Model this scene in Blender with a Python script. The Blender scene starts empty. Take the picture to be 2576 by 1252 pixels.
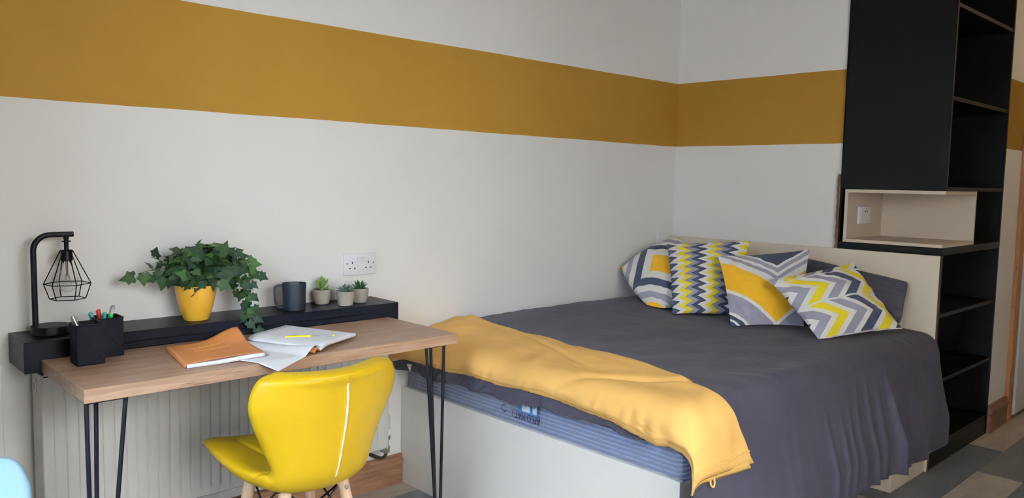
import bpy, bmesh, math, random
from mathutils import Vector, Matrix, noise
from math import sin, cos, pi, radians as R
random.seed(7)
S = bpy.context.scene
C = S.collection

# ------------------------------------------------------------------ camera
cam_d = bpy.data.cameras.new('camera'); cam = bpy.data.objects.new('camera', cam_d); C.objects.link(cam)
_r = Vector((0.72853, -0.684745, 0.019185)); _u = Vector((0.044894, 0.075674, 0.996121)); _f = Vector((0.683541, 0.724843, -0.085872))
_c = Vector((-0.693586, -2.698617, 1.287464))
cam.matrix_world = Matrix(((_r.x, _u.x, -_f.x, _c.x), (_r.y, _u.y, -_f.y, _c.y), (_r.z, _u.z, -_f.z, _c.z), (0, 0, 0, 1)))
cam_d.sensor_fit = 'HORIZONTAL'; cam_d.sensor_width = 36; cam_d.lens = 1980.96 / 2576 * 36
cam_d.clip_start = 0.02; cam_d.clip_end = 60
S.camera = cam
# ------------------------------------------------------------------ world, lights, exposure
S.view_settings.view_transform = 'Standard'; S.view_settings.look = 'None'
S.view_settings.gamma = 1; S.view_settings.use_curve_mapping = False
S.view_settings.exposure = 0.36
W = bpy.data.worlds.new('sky'); S.world = W; W.use_nodes = True
bg = W.node_tree.nodes['Background']; bg.inputs[0].default_value = (0.80, 0.90, 1.0, 1); bg.inputs[1].default_value = 0.2

def area(name, loc, target, sx, sy, power, col, spread=180):
    d = bpy.data.lights.new(name, 'AREA'); d.shape = 'RECTANGLE'; d.size = sx; d.size_y = sy; d.energy = power; d.color = col
    d.spread = R(spread)
    o = bpy.data.objects.new(name, d); C.objects.link(o); o.location = loc
    o.rotation_euler = (Vector(target) - Vector(loc)).to_track_quat('-Z', 'Y').to_euler()
    return o
# daylight entering through the window in the left wall and the one behind the camera
area('daylight_left', (-2.4, -2.2, 2.6), (-.2, -1.0, .9), 1.3, 1.3, 1180, (.66, .82, 1.0), 160)
area('daylight_rear_low', (-.6, -4.6, 1.8), (.55, 0, .8), .8, .8, 790, (1.0, .94, .85), 120)
area('daylight_rear', (.5, -5.0, 2.5), (.6, -1, .9), 1.5, 1.5, 170, (.85, .95, 1.0), 160)

# ------------------------------------------------------------------ helpers
def link(o, parent=None):
    C.objects.link(o)
    if parent is not None: o.parent = parent
    return o
def tag(o, label=None, cat=None, group=None, kind=None):
    if label: o['label'] = label
    if cat: o['category'] = cat
    if group: o['group'] = group
    if kind: o['kind'] = kind
    return o
def empty(name, loc, label, cat, group=None, rz=0):
    o = bpy.data.objects.new(name, None); C.objects.link(o); o.location = loc; o.rotation_euler = (0, 0, rz)
    o.empty_display_size = .05
    return tag(o, label, cat, group)
def _setup(o, parent, world=True):
    # meshes are written in world space; keep them there when the parent sits elsewhere
    if parent is not None:
        o.parent = parent
        if world:
            M = Matrix.Identity(4); p = parent
            M = chain(parent)
            o.matrix_parent_inverse = M.inverted()
    return o
def chain(o):
    L = Matrix.LocRotScale(o.location, o.rotation_euler, o.scale)
    if o.parent: return chain(o.parent) @ o.matrix_parent_inverse @ L
    return L
def obj(name, bm, m, parent=None, smooth=True, world=True, angle=40):
    me = bpy.data.meshes.new(name); bm.normal_update(); bm.to_mesh(me); bm.free()
    ms = m if isinstance(m, (list, tuple)) else [m]
    for k in ms: me.materials.append(k)
    if smooth:
        for p in me.polygons: p.use_smooth = True
        try: me.set_sharp_from_angle(angle=R(angle))
        except Exception: pass
    o = bpy.data.objects.new(name, me); C.objects.link(o)
    return _setup(o, parent, world)
def BM(): return bmesh.new()
def box(bm, a, b, bev=0.0, seg=1, mi=0):
    x0, x1 = sorted((a[0], b[0])); y0, y1 = sorted((a[1], b[1])); z0, z1 = sorted((a[2], b[2]))
    vs = [bm.verts.new(p) for p in [(x0,y0,z0),(x1,y0,z0),(x1,y1,z0),(x0,y1,z0),(x0,y0,z1),(x1,y0,z1),(x1,y1,z1),(x0,y1,z1)]]
    fs = [bm.faces.new([vs[i] for i in q]) for q in [(3,2,1,0),(4,5,6,7),(0,1,5,4),(1,2,6,5),(2,3,7,6),(3,0,4,7)]]
    for f in fs: f.material_index = mi
    if bev > 0:
        es = list({e for f in fs for e in f.edges})
        bmesh.ops.bevel(bm, geom=es, offset=bev, segments=seg, affect='EDGES', profile=.5)
    return fs
def ring_loft(bm, rings, close=True, caps=(True, True), mi=0):
    L = [[bm.verts.new(p) for p in r] for r in rings]
    n = len(L[0])
    for i in range(len(L) - 1):
        for j in range(n if close else n - 1):
            k = (j + 1) % n
            f = bm.faces.new([L[i][j], L[i][k], L[i+1][k], L[i+1][j]]); f.material_index = mi
    if caps[0]:
        f = bm.faces.new(list(reversed(L[0]))); f.material_index = mi
    if caps[1]:
        f = bm.faces.new(L[-1]); f.material_index = mi
    return L
def lathe(bm, prof, c, n=32, caps=(True, True), mi=0, axis=None):
    rings = []
    q = Vector((0, 0, 1)).rotation_difference(Vector(axis)) if axis else None
    for r, z in prof:
        ring = []
        for j in range(n):
            a = 2 * pi * j / n
            p = Vector((r * cos(a), r * sin(a), z))
            if q: p = q @ p
            ring.append(Vector(c) + p)
        rings.append(ring)
    return ring_loft(bm, rings, True, caps, mi)
def tube(bm, pts, r, n=8, mi=0, caps=True):
    pts = [Vector(p) for p in pts]
    rr = r if isinstance(r, (list, tuple)) else [r] * len(pts)
    t0 = (pts[1] - pts[0]).normalized()
    up = Vector((0, 0, 1)) if abs(t0.z) < .9 else Vector((1, 0, 0))
    nrm = t0.cross(up).normalized()
    rings = []
    for i, p in enumerate(pts):
        if i == 0: t = pts[1] - p
        elif i == len(pts) - 1: t = p - pts[i-1]
        else: t = (pts[i+1] - pts[i]).normalized() + (p - pts[i-1]).normalized()
        t.normalize()
        nrm = (nrm - t * nrm.dot(t))
        if nrm.length < 1e-6: nrm = t.orthogonal()
        nrm.normalize(); b = t.cross(nrm)
        rings.append([p + (nrm * cos(2*pi*j/n) + b * sin(2*pi*j/n)) * rr[i] for j in range(n)])
    return ring_loft(bm, rings, True, (caps, caps), mi)
def grid(bm, fn, nu, nv, uv=False, mi=0, flip=False):
    V = [[bm.verts.new(fn(i / nu, j / nv)) for j in range(nv + 1)] for i in range(nu + 1)]
    lay = bm.loops.layers.uv.verify() if uv else None
    for i in range(nu):
        for j in range(nv):
            q = [(i, j), (i+1, j), (i+1, j+1), (i, j+1)]
            if flip: q.reverse()
            f = bm.faces.new([V[a][b] for a, b in q]); f.material_index = mi
            if uv:
                for l, (a, b) in zip(f.loops, q): l[lay].uv = (a / nu, b / nv)
    return V
def prism(bm, poly, d, mi=0, bev=0):
    # poly: list of 3D points (planar), extruded by vector d
    a = [bm.verts.new(p) for p in poly]; b = [bm.verts.new(Vector(p) + Vector(d)) for p in poly]
    fs = [bm.faces.new(list(reversed(a))), bm.faces.new(b)]
    n = len(a)
    for i in range(n): fs.append(bm.faces.new([a[i], a[(i+1) % n], b[(i+1) % n], b[i]]))
    for f in fs: f.material_index = mi
    return fs
def solid(o, t, off=-1):
    m = o.modifiers.new('thickness', 'SOLIDIFY'); m.thickness = t; m.offset = off; return o
def subs(o, n):
    m = o.modifiers.new('smooth', 'SUBSURF'); m.levels = n; m.render_levels = n; return o
def lerp(a, b, t): return a + (b - a) * t
def sst(a, b, x):
    t = max(0, min(1, (x - a) / (b - a))); return t * t * (3 - 2 * t)
def interp(xs, ys, x):
    if x <= xs[0]: return ys[0]
    for i in range(len(xs) - 1):
        if x <= xs[i+1]:
            t = (x - xs[i]) / (xs[i+1] - xs[i]); return ys[i] + (ys[i+1] - ys[i]) * t
    return ys[-1]
def spl(pts, n):
    P = [Vector(p) for p in pts]; out = []
    P = [2*P[0]-P[1]] + P + [2*P[-1]-P[-2]]
    for i in range(1, len(P) - 2):
        for k in range(n):
            t = k / n; a, b, c, d = P[i-1], P[i], P[i+1], P[i+2]
            out.append(.5 * ((2*b) + (c-a)*t + (2*a-5*b+4*c-d)*t*t + (-a+3*b-3*c+d)*t**3))
    out.append(P[-2]); return out

# ------------------------------------------------------------------ materials
def srgb(r, g, b):
    f = lambda c: (c/255/12.92) if c/255 <= .04045 else ((c/255 + .055)/1.055)**2.4
    return (f(r), f(g), f(b), 1)
class MT:
    def __init__(s, name, col, rough=.6, spec=.5, metal=0, **kw):
        s.m = bpy.data.materials.new(name); s.m.use_nodes = True
        s.t = s.m.node_tree; s.N = s.t.nodes; s.L = s.t.links
        s.b = s.N['Principled BSDF']
        s.b.inputs['Base Color'].default_value = col if len(col) == 4 else (*col, 1)
        s.b.inputs['Roughness'].default_value = rough
        s.b.inputs['Specular IOR Level'].default_value = spec
        s.b.inputs['Metallic'].default_value = metal
        for k, v in kw.items(): s.b.inputs[k.replace('_', ' ')].default_value = v
    def n(s, t, **kw):
        x = s.N.new(t)
        for k, v in kw.items():
            if k in ('operation', 'blend_type', 'data_type', 'noise_dimensions', 'wave_type', 'bands_direction', 'interpolation', 'feature', 'wave_profile', 'use_clamp', 'clamp'): setattr(x, k, v)
            else:
                x.inputs[int(k[1:]) if k[0] == 'i' and k[1:].isdigit() else k].default_value = v
        return x
    def l(s, a, b): s.L.new(a, b)
    def coord(s, kind='Object', scale=None, rot=None):
        tc = s.n('ShaderNodeTexCoord'); o = tc.outputs[kind]
        if scale or rot:
            mp = s.n('ShaderNodeMapping'); s.l(o, mp.inputs[0])
            if scale: mp.inputs['Scale'].default_value = scale
            if rot: mp.inputs['Rotation'].default_value = rot
            o = mp.outputs[0]
        return o
    def noise(s, vec, scale, detail=3, rough=.5, dist=0):
        x = s.n('ShaderNodeTexNoise'); x.inputs['Scale'].default_value = scale; x.inputs['Detail'].default_value = detail
        x.inputs['Roughness'].default_value = rough; x.inputs['Distortion'].default_value = dist
        if vec: s.l(vec, x.inputs['Vector'])
        return x.outputs['Fac']
    def ramp(s, fac, stops, const=False):
        x = s.n('ShaderNodeValToRGB'); cr = x.color_ramp
        if const: cr.interpolation = 'CONSTANT'
        while len(cr.elements) < len(stops): cr.elements.new(.5)
        for e, (p, c) in zip(cr.elements, stops): e.position = p; e.color = c if len(c) == 4 else (*c, 1)
        s.l(fac, x.inputs[0]); return x.outputs[0]
    def mix(s, fac, a, b, mode='MIX'):
        x = s.n('ShaderNodeMix', data_type='RGBA', blend_type=mode)
        for v, i in ((fac, 0), (a, 6), (b, 7)):
            if hasattr(v, 'links'): s.l(v, x.inputs[i])
            else: x.inputs[i].default_value = v
        return x.outputs[2]
    def math(s, op, a, b=None, c=None):
        x = s.n('ShaderNodeMath', operation=op)
        for i, v in enumerate((a, b, c)):
            if v is None: continue
            if hasattr(v, 'links'): s.l(v, x.inputs[i])
            else: x.inputs[i].default_value = v
        return x.outputs[0]
    def bump(s, h, strength=.3, dist=.002, prev=None):
        x = s.n('ShaderNodeBump'); x.inputs['Strength'].default_value = strength; x.inputs['Distance'].default_value = dist
        s.l(h, x.inputs['Height'])
        if prev: s.l(prev, x.inputs['Normal'])
        s.l(x.outputs[0], s.b.inputs['Normal']); return x.outputs[0]
    def col(s, c): s.l(c, s.b.inputs['Base Color']); return s

def plain(name, col, rough=.6, spec=.5, metal=0, bump=None, vary=0, **kw):
    k = MT(name, col, rough, spec, metal, **kw)
    o = k.coord()
    if vary:
        f = k.noise(o, 9, 4)
        c = col
        k.col(k.ramp(f, [(.3, tuple(x * (1 - vary) for x in c[:3])), (.7, tuple(min(1, x * (1 + vary)) for x in c[:3]))]))
    if bump:
        k.bump(k.noise(o, bump[0], 3), bump[1], bump[2])
    return k.m

WALLC = (0.80, 0.795, 0.785, 1)
def wall_mat():
    k = MT('wall_paint', WALLC, .75, .25)
    o = k.coord()
    sp = k.n('ShaderNodeSeparateXYZ'); k.l(o, sp.inputs[0])
    z = sp.outputs[2]
    wob = k.math('MULTIPLY', k.math('SUBTRACT', k.noise(o, 2.2, 2), .5), .010)
    zz = k.math('ADD', z, wob)
    m = k.math('MULTIPLY', k.math('GREATER_THAN', zz, 1.5035), k.math('LESS_THAN', zz, 1.8600))
    f = k.noise(o, 3, 3)
    white = k.ramp(f, [(.3, (.80, .79, .775)), (.7, (.815, .808, .80))])
    band = k.ramp(f, [(.3, (.335, .180, .022)), (.7, (.365, .198, .027))])
    k.col(k.mix(m, white, band))
    k.bump(k.noise(o, 260, 2), .12, .001)
    return k.m
M = {}
M['wall'] = wall_mat()
M['wall_beige'] = plain('beige_wall_paint', (.46, .41, .35, 1), .8, .2)
M['ceiling'] = plain('ceiling_paint', (.40, .35, .29, 1), .8, .2)
M['gloss_white'] = plain('white_gloss', (.80, .80, .79, 1), .35, .5)
M['plastic_white'] = plain('white_plastic', (.80, .80, .83, 1), .3, .5)
M['rad'] = plain('radiator_enamel', (.60, .59, .565, 1), .38, .4)
M['black_lam'] = plain('black_laminate', (.0036, .0042, .0070, 1), .55, .08, bump=(120, .15, .0006))
def ledge_mat():
    k = MT('ledge_black', (.012, .014, .022, 1), .38, .12)
    o = k.coord(scale=(.6, 6, 6))
    f = k.noise(o, 14, 5, .6)
    k.col(k.ramp(f, [(.35, (.0028, .0034, .0068)), (.75, (.0062, .007, .0105))]))
    k.l(k.ramp(f, [(.3, (.34,)*3), (.7, (.42,)*3)]), k.b.inputs['Roughness'])
    return k.m
M['ledge'] = ledge_mat()
M['black_metal'] = plain('black_powder_coat', (.0045, .0052, .008, 1), .45, .15)
M['tower'] = plain('tower_black_board', (.0045, .0047, .0052, 1), .42, .12, bump=(300, .1, .0004))
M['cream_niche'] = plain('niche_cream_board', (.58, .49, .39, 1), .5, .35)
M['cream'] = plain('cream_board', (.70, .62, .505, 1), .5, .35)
M['cream_white'] = plain('offwhite_board', (.80, .795, .765, 1), .5, .35)
M['edge_raw'] = plain('chipboard_edge', (.13, .085, .055, 1), .9, .1, vary=.4, bump=(150, .9, .004))

def wood(name, c0, c1, c2, scale=(1.2, 14, 14), rough=.5, axis='X', streak=True, bumps=.15):
    k = MT(name, c1, rough, .35)
    o = k.coord(scale=scale)
    f = k.noise(o, 3.2, 6, .6, .9)
    g = k.noise(o, 14, 5, .65, .3)
    base = k.ramp(f, [(.30, c0), (.52, c1), (.72, c2)])
    base = k.mix(k.ramp(g, [(.35, (.0,)*3), (.75, (.45,)*3)]), base, c0 + (1,) if len(c0) == 3 else c0)
    if streak:
        o2 = k.coord(scale=tuple(s * q for s, q in zip(scale, (1.4, 3.2, 3.2))))
        h = k.noise(o2, 4.0, 3, .5, .6)
        base = k.mix(k.ramp(h, [(.655, (0,)*3), (.70, (.75,)*3)]), base, tuple(x * .30 for x in c0[:3]) + (1,))
    k.col(base)
    k.bump(g, bumps, .0008)
    return k.m
M['desk'] = wood('desk_oak', (.235, .135, .084), (.34, .210, .137), (.43, .285, .195), rough=.42)
M['skirt'] = wood('skirting_wood', (.15, .070, .038), (.235, .118, .066), (.31, .165, .098), scale=(1.5, 12, 12), streak=False)
M['pine'] = wood('pine', (.36, .15, .050), (.47, .215, .080), (.55, .28, .11), scale=(10, 10, 1.0), streak=True)
M['beech'] = wood('beech', (.52, .34, .22), (.62, .43, .29), (.70, .50, .36), scale=(14, 14, 1.5), streak=False)
M['leather'] = None
def leather(name, c, d=.12):
    k = MT(name, c, .40, .30)
    o = k.coord()
    f = k.noise(o, 6, 3)
    k.col(k.ramp(f, [(.3, tuple(x * (1 - d * .5) for x in c[:3])), (.7, c[:3])]))
    v = k.n('ShaderNodeTexVoronoi', feature='DISTANCE_TO_EDGE'); v.inputs['Scale'].default_value = 700; k.l(o, v.inputs['Vector'])
    b = k.bump(v.outputs[0], .12, .0004)
    k.bump(k.noise(o, 18, 3), .12, .004, b)
    return k.m
M['leather'] = leather('yellow_faux_leather', (.47, .295, .006, 1))
M['leather_blue'] = leather('pale_blue_vinyl', (.24, .38, .48, 1))
M['thread'] = plain('yellow_thread', (.46, .29, .01, 1), .7, .2)
M['zip'] = plain('white_zip_tape', (.82, .78, .72, 1), .7, .2, bump=(500, .4, .0006))
def fabric(name, c, wr=1.0, rough=.85, sheen=.15):
    k = MT(name, c, rough, .2, Sheen_Weight=sheen, Sheen_Roughness=.5)
    o = k.coord()
    f = k.noise(o, 5, 4)
    k.col(k.ramp(f, [(.3, tuple(x * .92 for x in c[:3])), (.7, tuple(x * 1.06 for x in c[:3]))]))
    b = k.bump(k.noise(o, 900, 1), .12, .0004)
    o2 = k.coord(scale=(1, 3.0, 1), rot=(0, 0, .3))
    b = k.bump(k.noise(o2, 6, 4, .55, 1.2), .13 * wr, .012, b)
    return k.m
M['duvet'] = fabric('charcoal_cotton', (.049, .046, .067, 1), 1.0, .72, .05)
M['pillow'] = fabric('charcoal_pillow_cotton', (.050, .049, .062, 1), .8, .75, .05)
M['fleece'] = fabric('mustard_fleece', (.66, .385, .118, 1), .5, .95, .0)
M['pot_yellow'] = plain('yellow_glaze', (.66, .36, .035, 1), .3, .5)
M['soil'] = plain('dark_moss', (.02, .03, .015, 1), .95, .1, bump=(90, .8, .01))
M['mug'] = plain('navy_stoneware', (.010, .014, .024, 1), .42, .3)
M['concrete'] = plain('cast_concrete', (.30, .275, .24, 1), .9, .2, vary=.22, bump=(60, .6, .003))
M['stem'] = plain('green_stem', (.045, .12, .035, 1), .6, .4)
def leaf_mat(name, dark, light, vein):
    k = MT(name, dark, .34, .5)
    tc = k.coord('UV')
    sp = k.n('ShaderNodeSeparateXYZ'); k.l(tc, sp.inputs[0])
    oi = k.n('ShaderNodeObjectInfo')
    rnd = k.math('POWER', oi.outputs['Random'], 2.5)
    base = k.mix(rnd, dark, light)
    f = k.math('SUBTRACT', 1.0, k.math('MULTIPLY', sp.outputs[0], 1.6))  # u = distance from the leaf heart
    base = k.mix(k.math('MULTIPLY', k.math('MAXIMUM', f, 0.0), .55), base, vein)
    k.col(base)
    k.bump(k.noise(k.coord(), 90, 2), .5, .002)
    return k.m
M['ivy'] = leaf_mat('ivy_leaf', (.004, .026, .011, 1), (.045, .105, .016, 1), (.05, .12, .03, 1))
M['succ_lime'] = leaf_mat('lime_succulent', (.12, .25, .04, 1), (.34, .46, .10, 1), (.03, .15, .05, 1))
M['succ_dark'] = leaf_mat('green_succulent', (.015, .075, .028, 1), (.03, .11, .03, 1), (.09, .22, .05, 1))
M['succ_grey'] = leaf_mat('greygreen_succulent', (.045, .105, .075, 1), (.07, .13, .09, 1), (.12, .20, .14, 1))
M['paper'] = plain('white_paper', (.80, .81, .86, 1), .8, .2)
M['paper_edge'] = plain('page_block_edge', (.78, .79, .88, 1), .85, .2)
M['orange'] = plain('orange_card', (.52, .19, .055, 1), .45, .4)
M['ink_yellow'] = plain('yellow_translucent_plastic', (.72, .66, .02, 1), .25, .5)
M['clear'] = plain('clear_pen_plastic', (.75, .77, .82, 1), .08, .5, Transmission_Weight=.7, IOR=1.45)
M['teal'] = plain('teal_plastic', (.05, .30, .28, 1), .3, .5)
M['red'] = plain('red_plastic', (.55, .03, .03, 1), .3, .5)
M['green'] = plain('green_plastic', (.02, .50, .10, 1), .3, .5)
M['steel'] = plain('brushed_steel', (.55, .55, .56, 1), .3, .5, 1)
M['brass_dull'] = plain('dull_nickel', (.34, .31, .27, 1), .38, .5, .9)
M['copper_dark'] = plain('painted_dark_pipe', (.05, .03, .02, 1), .5, .4)
M['glass'] = plain('bulb_glass', (1, 1, 1, 1), .02, .5, Transmission_Weight=1.0, IOR=1.12)
M['filament'] = plain('filament_wire', (.35, .30, .22, 1), .4, .5, .8)
M['slot'] = plain('dark_slot', (.01, .01, .014, 1), .6, .2)
M['grille'] = plain('grille_enamel', (.50, .45, .38, 1), .5, .3)
M['glass_pane'] = plain('window_glass', (1, 1, 1, 1), 0.0, .5, Transmission_Weight=1.0, IOR=1.01)
M['fridge'] = plain('fridge_white', (.72, .73, .74, 1), .35, .5)
M['label_white'] = plain('label_white', (.80, .82, .86, 1), .5, .3)
M['label_blue'] = plain('label_blue', (.04, .22, .55, 1), .5, .3)
M['print_black'] = plain('black_print', (.015, .018, .04, 1), .5, .3)
def mattress_mat():
    k = MT('striped_mattress', (.3, .35, .6, 1), .6, .3)
    o = k.coord(); sp = k.n('ShaderNodeSeparateXYZ'); k.l(o, sp.inputs[0])
    z = k.math('ADD', sp.outputs[2], k.math('MULTIPLY', k.noise(o, 3, 2), .006))
    s = k.math('FRACT', k.math('MULTIPLY', z, 1 / .0142))
    line = k.ramp(s, [(0, (.52, .57, .72)), (.10, (.66, .71, .84)), (.24, (.27, .32, .52)), (.55, (.205, .25, .46)), (.88, (.27, .32, .52)), (1, (.52, .57, .72))])
    k.col(line)
    return k.m
M['mattress'] = mattress_mat()
def film_mat():
    k = MT('clear_polythene_film', (.9, .94, 1, 1), .12, .5)
    tr = k.n('ShaderNodeBsdfTransparent'); tr.inputs[0].default_value = (.93, .95, 1, 1)
    gl = k.n('ShaderNodeBsdfGlossy'); gl.inputs['Roughness'].default_value = .12; gl.inputs[0].default_value = (.9, .95, 1, 1)
    df = k.n('ShaderNodeBsdfDiffuse'); df.inputs[0].default_value = (.62, .68, .80, 1)
    o = k.coord(scale=(1, 1, 1.6))
    v = k.n('ShaderNodeTexVoronoi', feature='DISTANCE_TO_EDGE'); v.inputs['Scale'].default_value = 9; v.inputs['Randomness'].default_value = 1
    nz = k.n('ShaderNodeTexNoise'); nz.inputs['Scale'].default_value = 9; nz.inputs['Detail'].default_value = 4; k.l(o, nz.inputs[0])
    mx = k.mix(.35, o, nz.outputs['Color']); k.l(mx, v.inputs['Vector'])
    cre = k.ramp(v.outputs[0], [(0, (1,)*3), (.02, (0,)*3)])
    bp = k.n('ShaderNodeBump'); bp.inputs['Strength'].default_value = .55; bp.inputs['Distance'].default_value = .006
    k.l(k.math('ADD', k.noise(o, 14, 5, .6, 1.0), cre), bp.inputs['Height'])
    k.l(bp.outputs[0], gl.inputs['Normal']); k.l(bp.outputs[0], df.inputs['Normal'])
    fr = k.n('ShaderNodeFresnel'); fr.inputs[0].default_value = 1.45; k.l(bp.outputs[0], fr.inputs['Normal'])
    m1 = k.n('ShaderNodeMixShader'); k.l(k.math('MINIMUM', k.math('MULTIPLY', fr.outputs[0], 2.2), .8), m1.inputs[0]); k.l(tr.outputs[0], m1.inputs[1]); k.l(gl.outputs[0], m1.inputs[2])
    m2 = k.n('ShaderNodeMixShader')
    haze = k.math('ADD', k.math('MULTIPLY', cre, .28), k.math('MULTIPLY', k.noise(o, 4, 4, .6), .34))
    haze = k.math('ADD', haze, .02); k.l(haze, m2.inputs[0]); k.l(m1.outputs[0], m2.inputs[1]); k.l(df.outputs[0], m2.inputs[2])
    k.l(m2.outputs[0], k.N['Material Output'].inputs[0])
    return k.m
M['film'] = film_mat()
def plank_mat(name, c):
    k = MT(name, c, .5, .35)
    o = k.coord(scale=(1, 3, 1)); f = k.noise(o, 4, 6, .65, .6)
    k.col(k.ramp(f, [(.3, tuple(x * .80 for x in c[:3])), (.7, tuple(x * 1.18 for x in c[:3]))]))
    k.bump(k.noise(o, 30, 4), .2, .001)
    return k.m
M['plank_beige'] = plank_mat('beige_plank', (.44, .385, .325, 1))
M['plank_grey'] = plank_mat('grey_plank', (.19, .188, .185, 1))
M['plank_slate'] = plank_mat('slate_plank', (.145, .158, .178, 1))
NAVY = (.045, .055, .095, 1); LAV = (.32, .315, .40, 1); WHT = (.80, .785, .75, 1); YEL = (.76, .60, .025, 1); ORG = (.78, .42, .022, 1)
def cushion_mat(name, kind):
    k = MT(name, WHT, .85, .2, Sheen_Weight=.1)
    tc = k.coord('UV'); sp = k.n('ShaderNodeSeparateXYZ'); k.l(tc, sp.inputs[0]); u, v = sp.outputs[0], sp.outputs[1]
    ma = k.math
    def tri(x):  # 0..1..0 with period 1
        fr = ma('FRACT', x); return ma('SUBTRACT', 1.0, ma('ABSOLUTE', ma('SUBTRACT', ma('MULTIPLY', fr, 2.0), 1.0)))
    if kind == 'squares':
        a = R(37); x = ma('SUBTRACT', u, .48); y = ma('SUBTRACT', v, .46)
        p = ma('ADD', ma('MULTIPLY', x, cos(a)), ma('MULTIPLY', y, sin(a)))
        q = ma('SUBTRACT', ma('MULTIPLY', y, cos(a)), ma('MULTIPLY', x, sin(a)))
        d = ma('MAXIMUM', ma('ABSOLUTE', p), ma('ABSOLUTE', q))
        c = k.ramp(d, [(0, ORG), (.14, WHT), (.25, NAVY), (.35, WHT), (.44, LAV), (.53, WHT), (.60, ORG)], True)
    elif kind == 'zigzag':
        s = ma('FRACT', ma('DIVIDE', ma('ADD', ma('ADD', u, .40), ma('MULTIPLY', tri(ma('MULTIPLY', v, 9.8)), -.13)), .39))
        c = k.ramp(s, [(0, WHT), (.26, YEL), (.50, LAV), (.74, NAVY)], True)
    elif kind == 'vee':
        w = ma('ADD', v, ma('MULTIPLY', ma('ABSOLUTE', ma('SUBTRACT', u, .62)), .78))
        w = ma('DIVIDE', w, 1.6)
        st = [(0, NAVY), (.25, WHT), (.29, LAV), (.36, WHT), (.41, LAV), (.47, WHT), (.58, ORG), (.97, WHT), (1.02, LAV), (1.28, WHT), (1.32, NAVY), (1.38, WHT), (1.41, NAVY), (1.5, WHT)]
        c = k.ramp(w, [(p / 1.6, q) for p, q in st], True)
    else:
        row = ma('DIVIDE', ma('SUBTRACT', v, .12), .44)
        t = tri(row)
        s = ma('SUBTRACT', u, ma('MULTIPLY', t, .24))
        s2 = ma('DIVIDE', ma('ADD', s, .40), 1.5)
        st = [(-.40, WHT), (-.34, NAVY), (-.22, WHT), (-.14, LAV), (-.01, WHT), (.07, YEL), (.20, WHT), (.28, LAV), (.41, WHT), (.49, NAVY), (.62, WHT), (.70, YEL), (.83, WHT), (.91, NAVY), (1.04, WHT)]
        c = k.ramp(s2, [((p + .4) / 1.5, q) for p, q in st], True)
        c = k.mix(ma('LESS_THAN', t, .055), c, WHT)
    k.col(c)
    b = k.bump(k.noise(k.coord(), 700, 1), .15, .0005)
    k.bump(k.noise(k.coord(), 11, 4, .5, 1.0), .35, .012, b)
    return k.m
for kd in ('squares', 'zigzag', 'vee', 'blocks'): M['c_' + kd] = cushion_mat('cushion_print_' + kd, kd)

# ================================================================== SETTING
XL, YB, ZC = -1.15, -3.40, 2.75
WY0, WY1, WX0, WX1 = -.75, -2.45, -.47, 1.05   # window openings
def struct(name, bm, m, smooth=False, parent=None):
    o = obj(name, bm, m, parent, smooth)
    if parent is None: tag(o, kind='structure')
    return o
bm = BM(); box(bm, (XL - .1, 0, 0), (3.24, .1, ZC)); wall_back = struct('wall_back', bm, M['wall'])
bm = BM(); box(bm, (3.14, 0, 0), (3.24, -.985, ZC)); struct('wall_right', bm, M['wall'])
bm = BM(); box(bm, (3.24, -.985, 0), (3.99, -.9, ZC)); struct('wall_recess', bm, M['wall'])
bm = BM(); box(bm, (3.967, -.985, 0), (4.33, -1.46, ZC)); struct('wall_partition', bm, M['wall'])
bm = BM(); box(bm, (4.33, -.9, 0), (5.6, -1.0, ZC)); struct('wall_alcove', bm, M['wall'])
bm = BM(); box(bm, (5.5, -1.0, 0), (5.6, YB, ZC)); struct('wall_far', bm, M['wall'])
bm = BM(); box(bm, (XL, 0, 0), (-.425, -.72, ZC)); struct('wall_shade_pier', bm, M['wall_beige'])  # out-of-view pier, added to keep window light off the back wall's left end
# left wall and rear wall, each with a window opening
wl = BM()
for a, b in [((XL - .22, 0, 0), (XL, WY0, ZC)), ((XL - .22, WY1, 0), (XL, YB, ZC)), ((XL - .22, WY0, 0), (XL, WY1, .30)), ((XL - .22, WY0, 2.12), (XL, WY1, ZC))]: box(wl, a, b)
struct('wall_left', wl, M['wall_beige'])
wb = BM()
for a, b in [((XL, YB, 0), (WX0, YB - .2, ZC)), ((WX1, YB, 0), (5.6, YB - .2, ZC)), ((WX0, YB, 0), (WX1, YB - .2, .10)), ((WX0, YB, 2.15), (WX1, YB - .2, ZC))]: box(wb, a, b)
struct('wall_rear', wb, M['wall_beige'])
bm = BM(); box(bm, (XL - .22, .1, ZC), (5.6, YB - .2, ZC + .1)); struct('ceiling', bm, M['ceiling'])
bm = BM(); box(bm, (XL - .22, .1, -.12), (5.6, YB - .2, -.006)); floor = struct('floor', bm, M['slot'])
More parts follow.
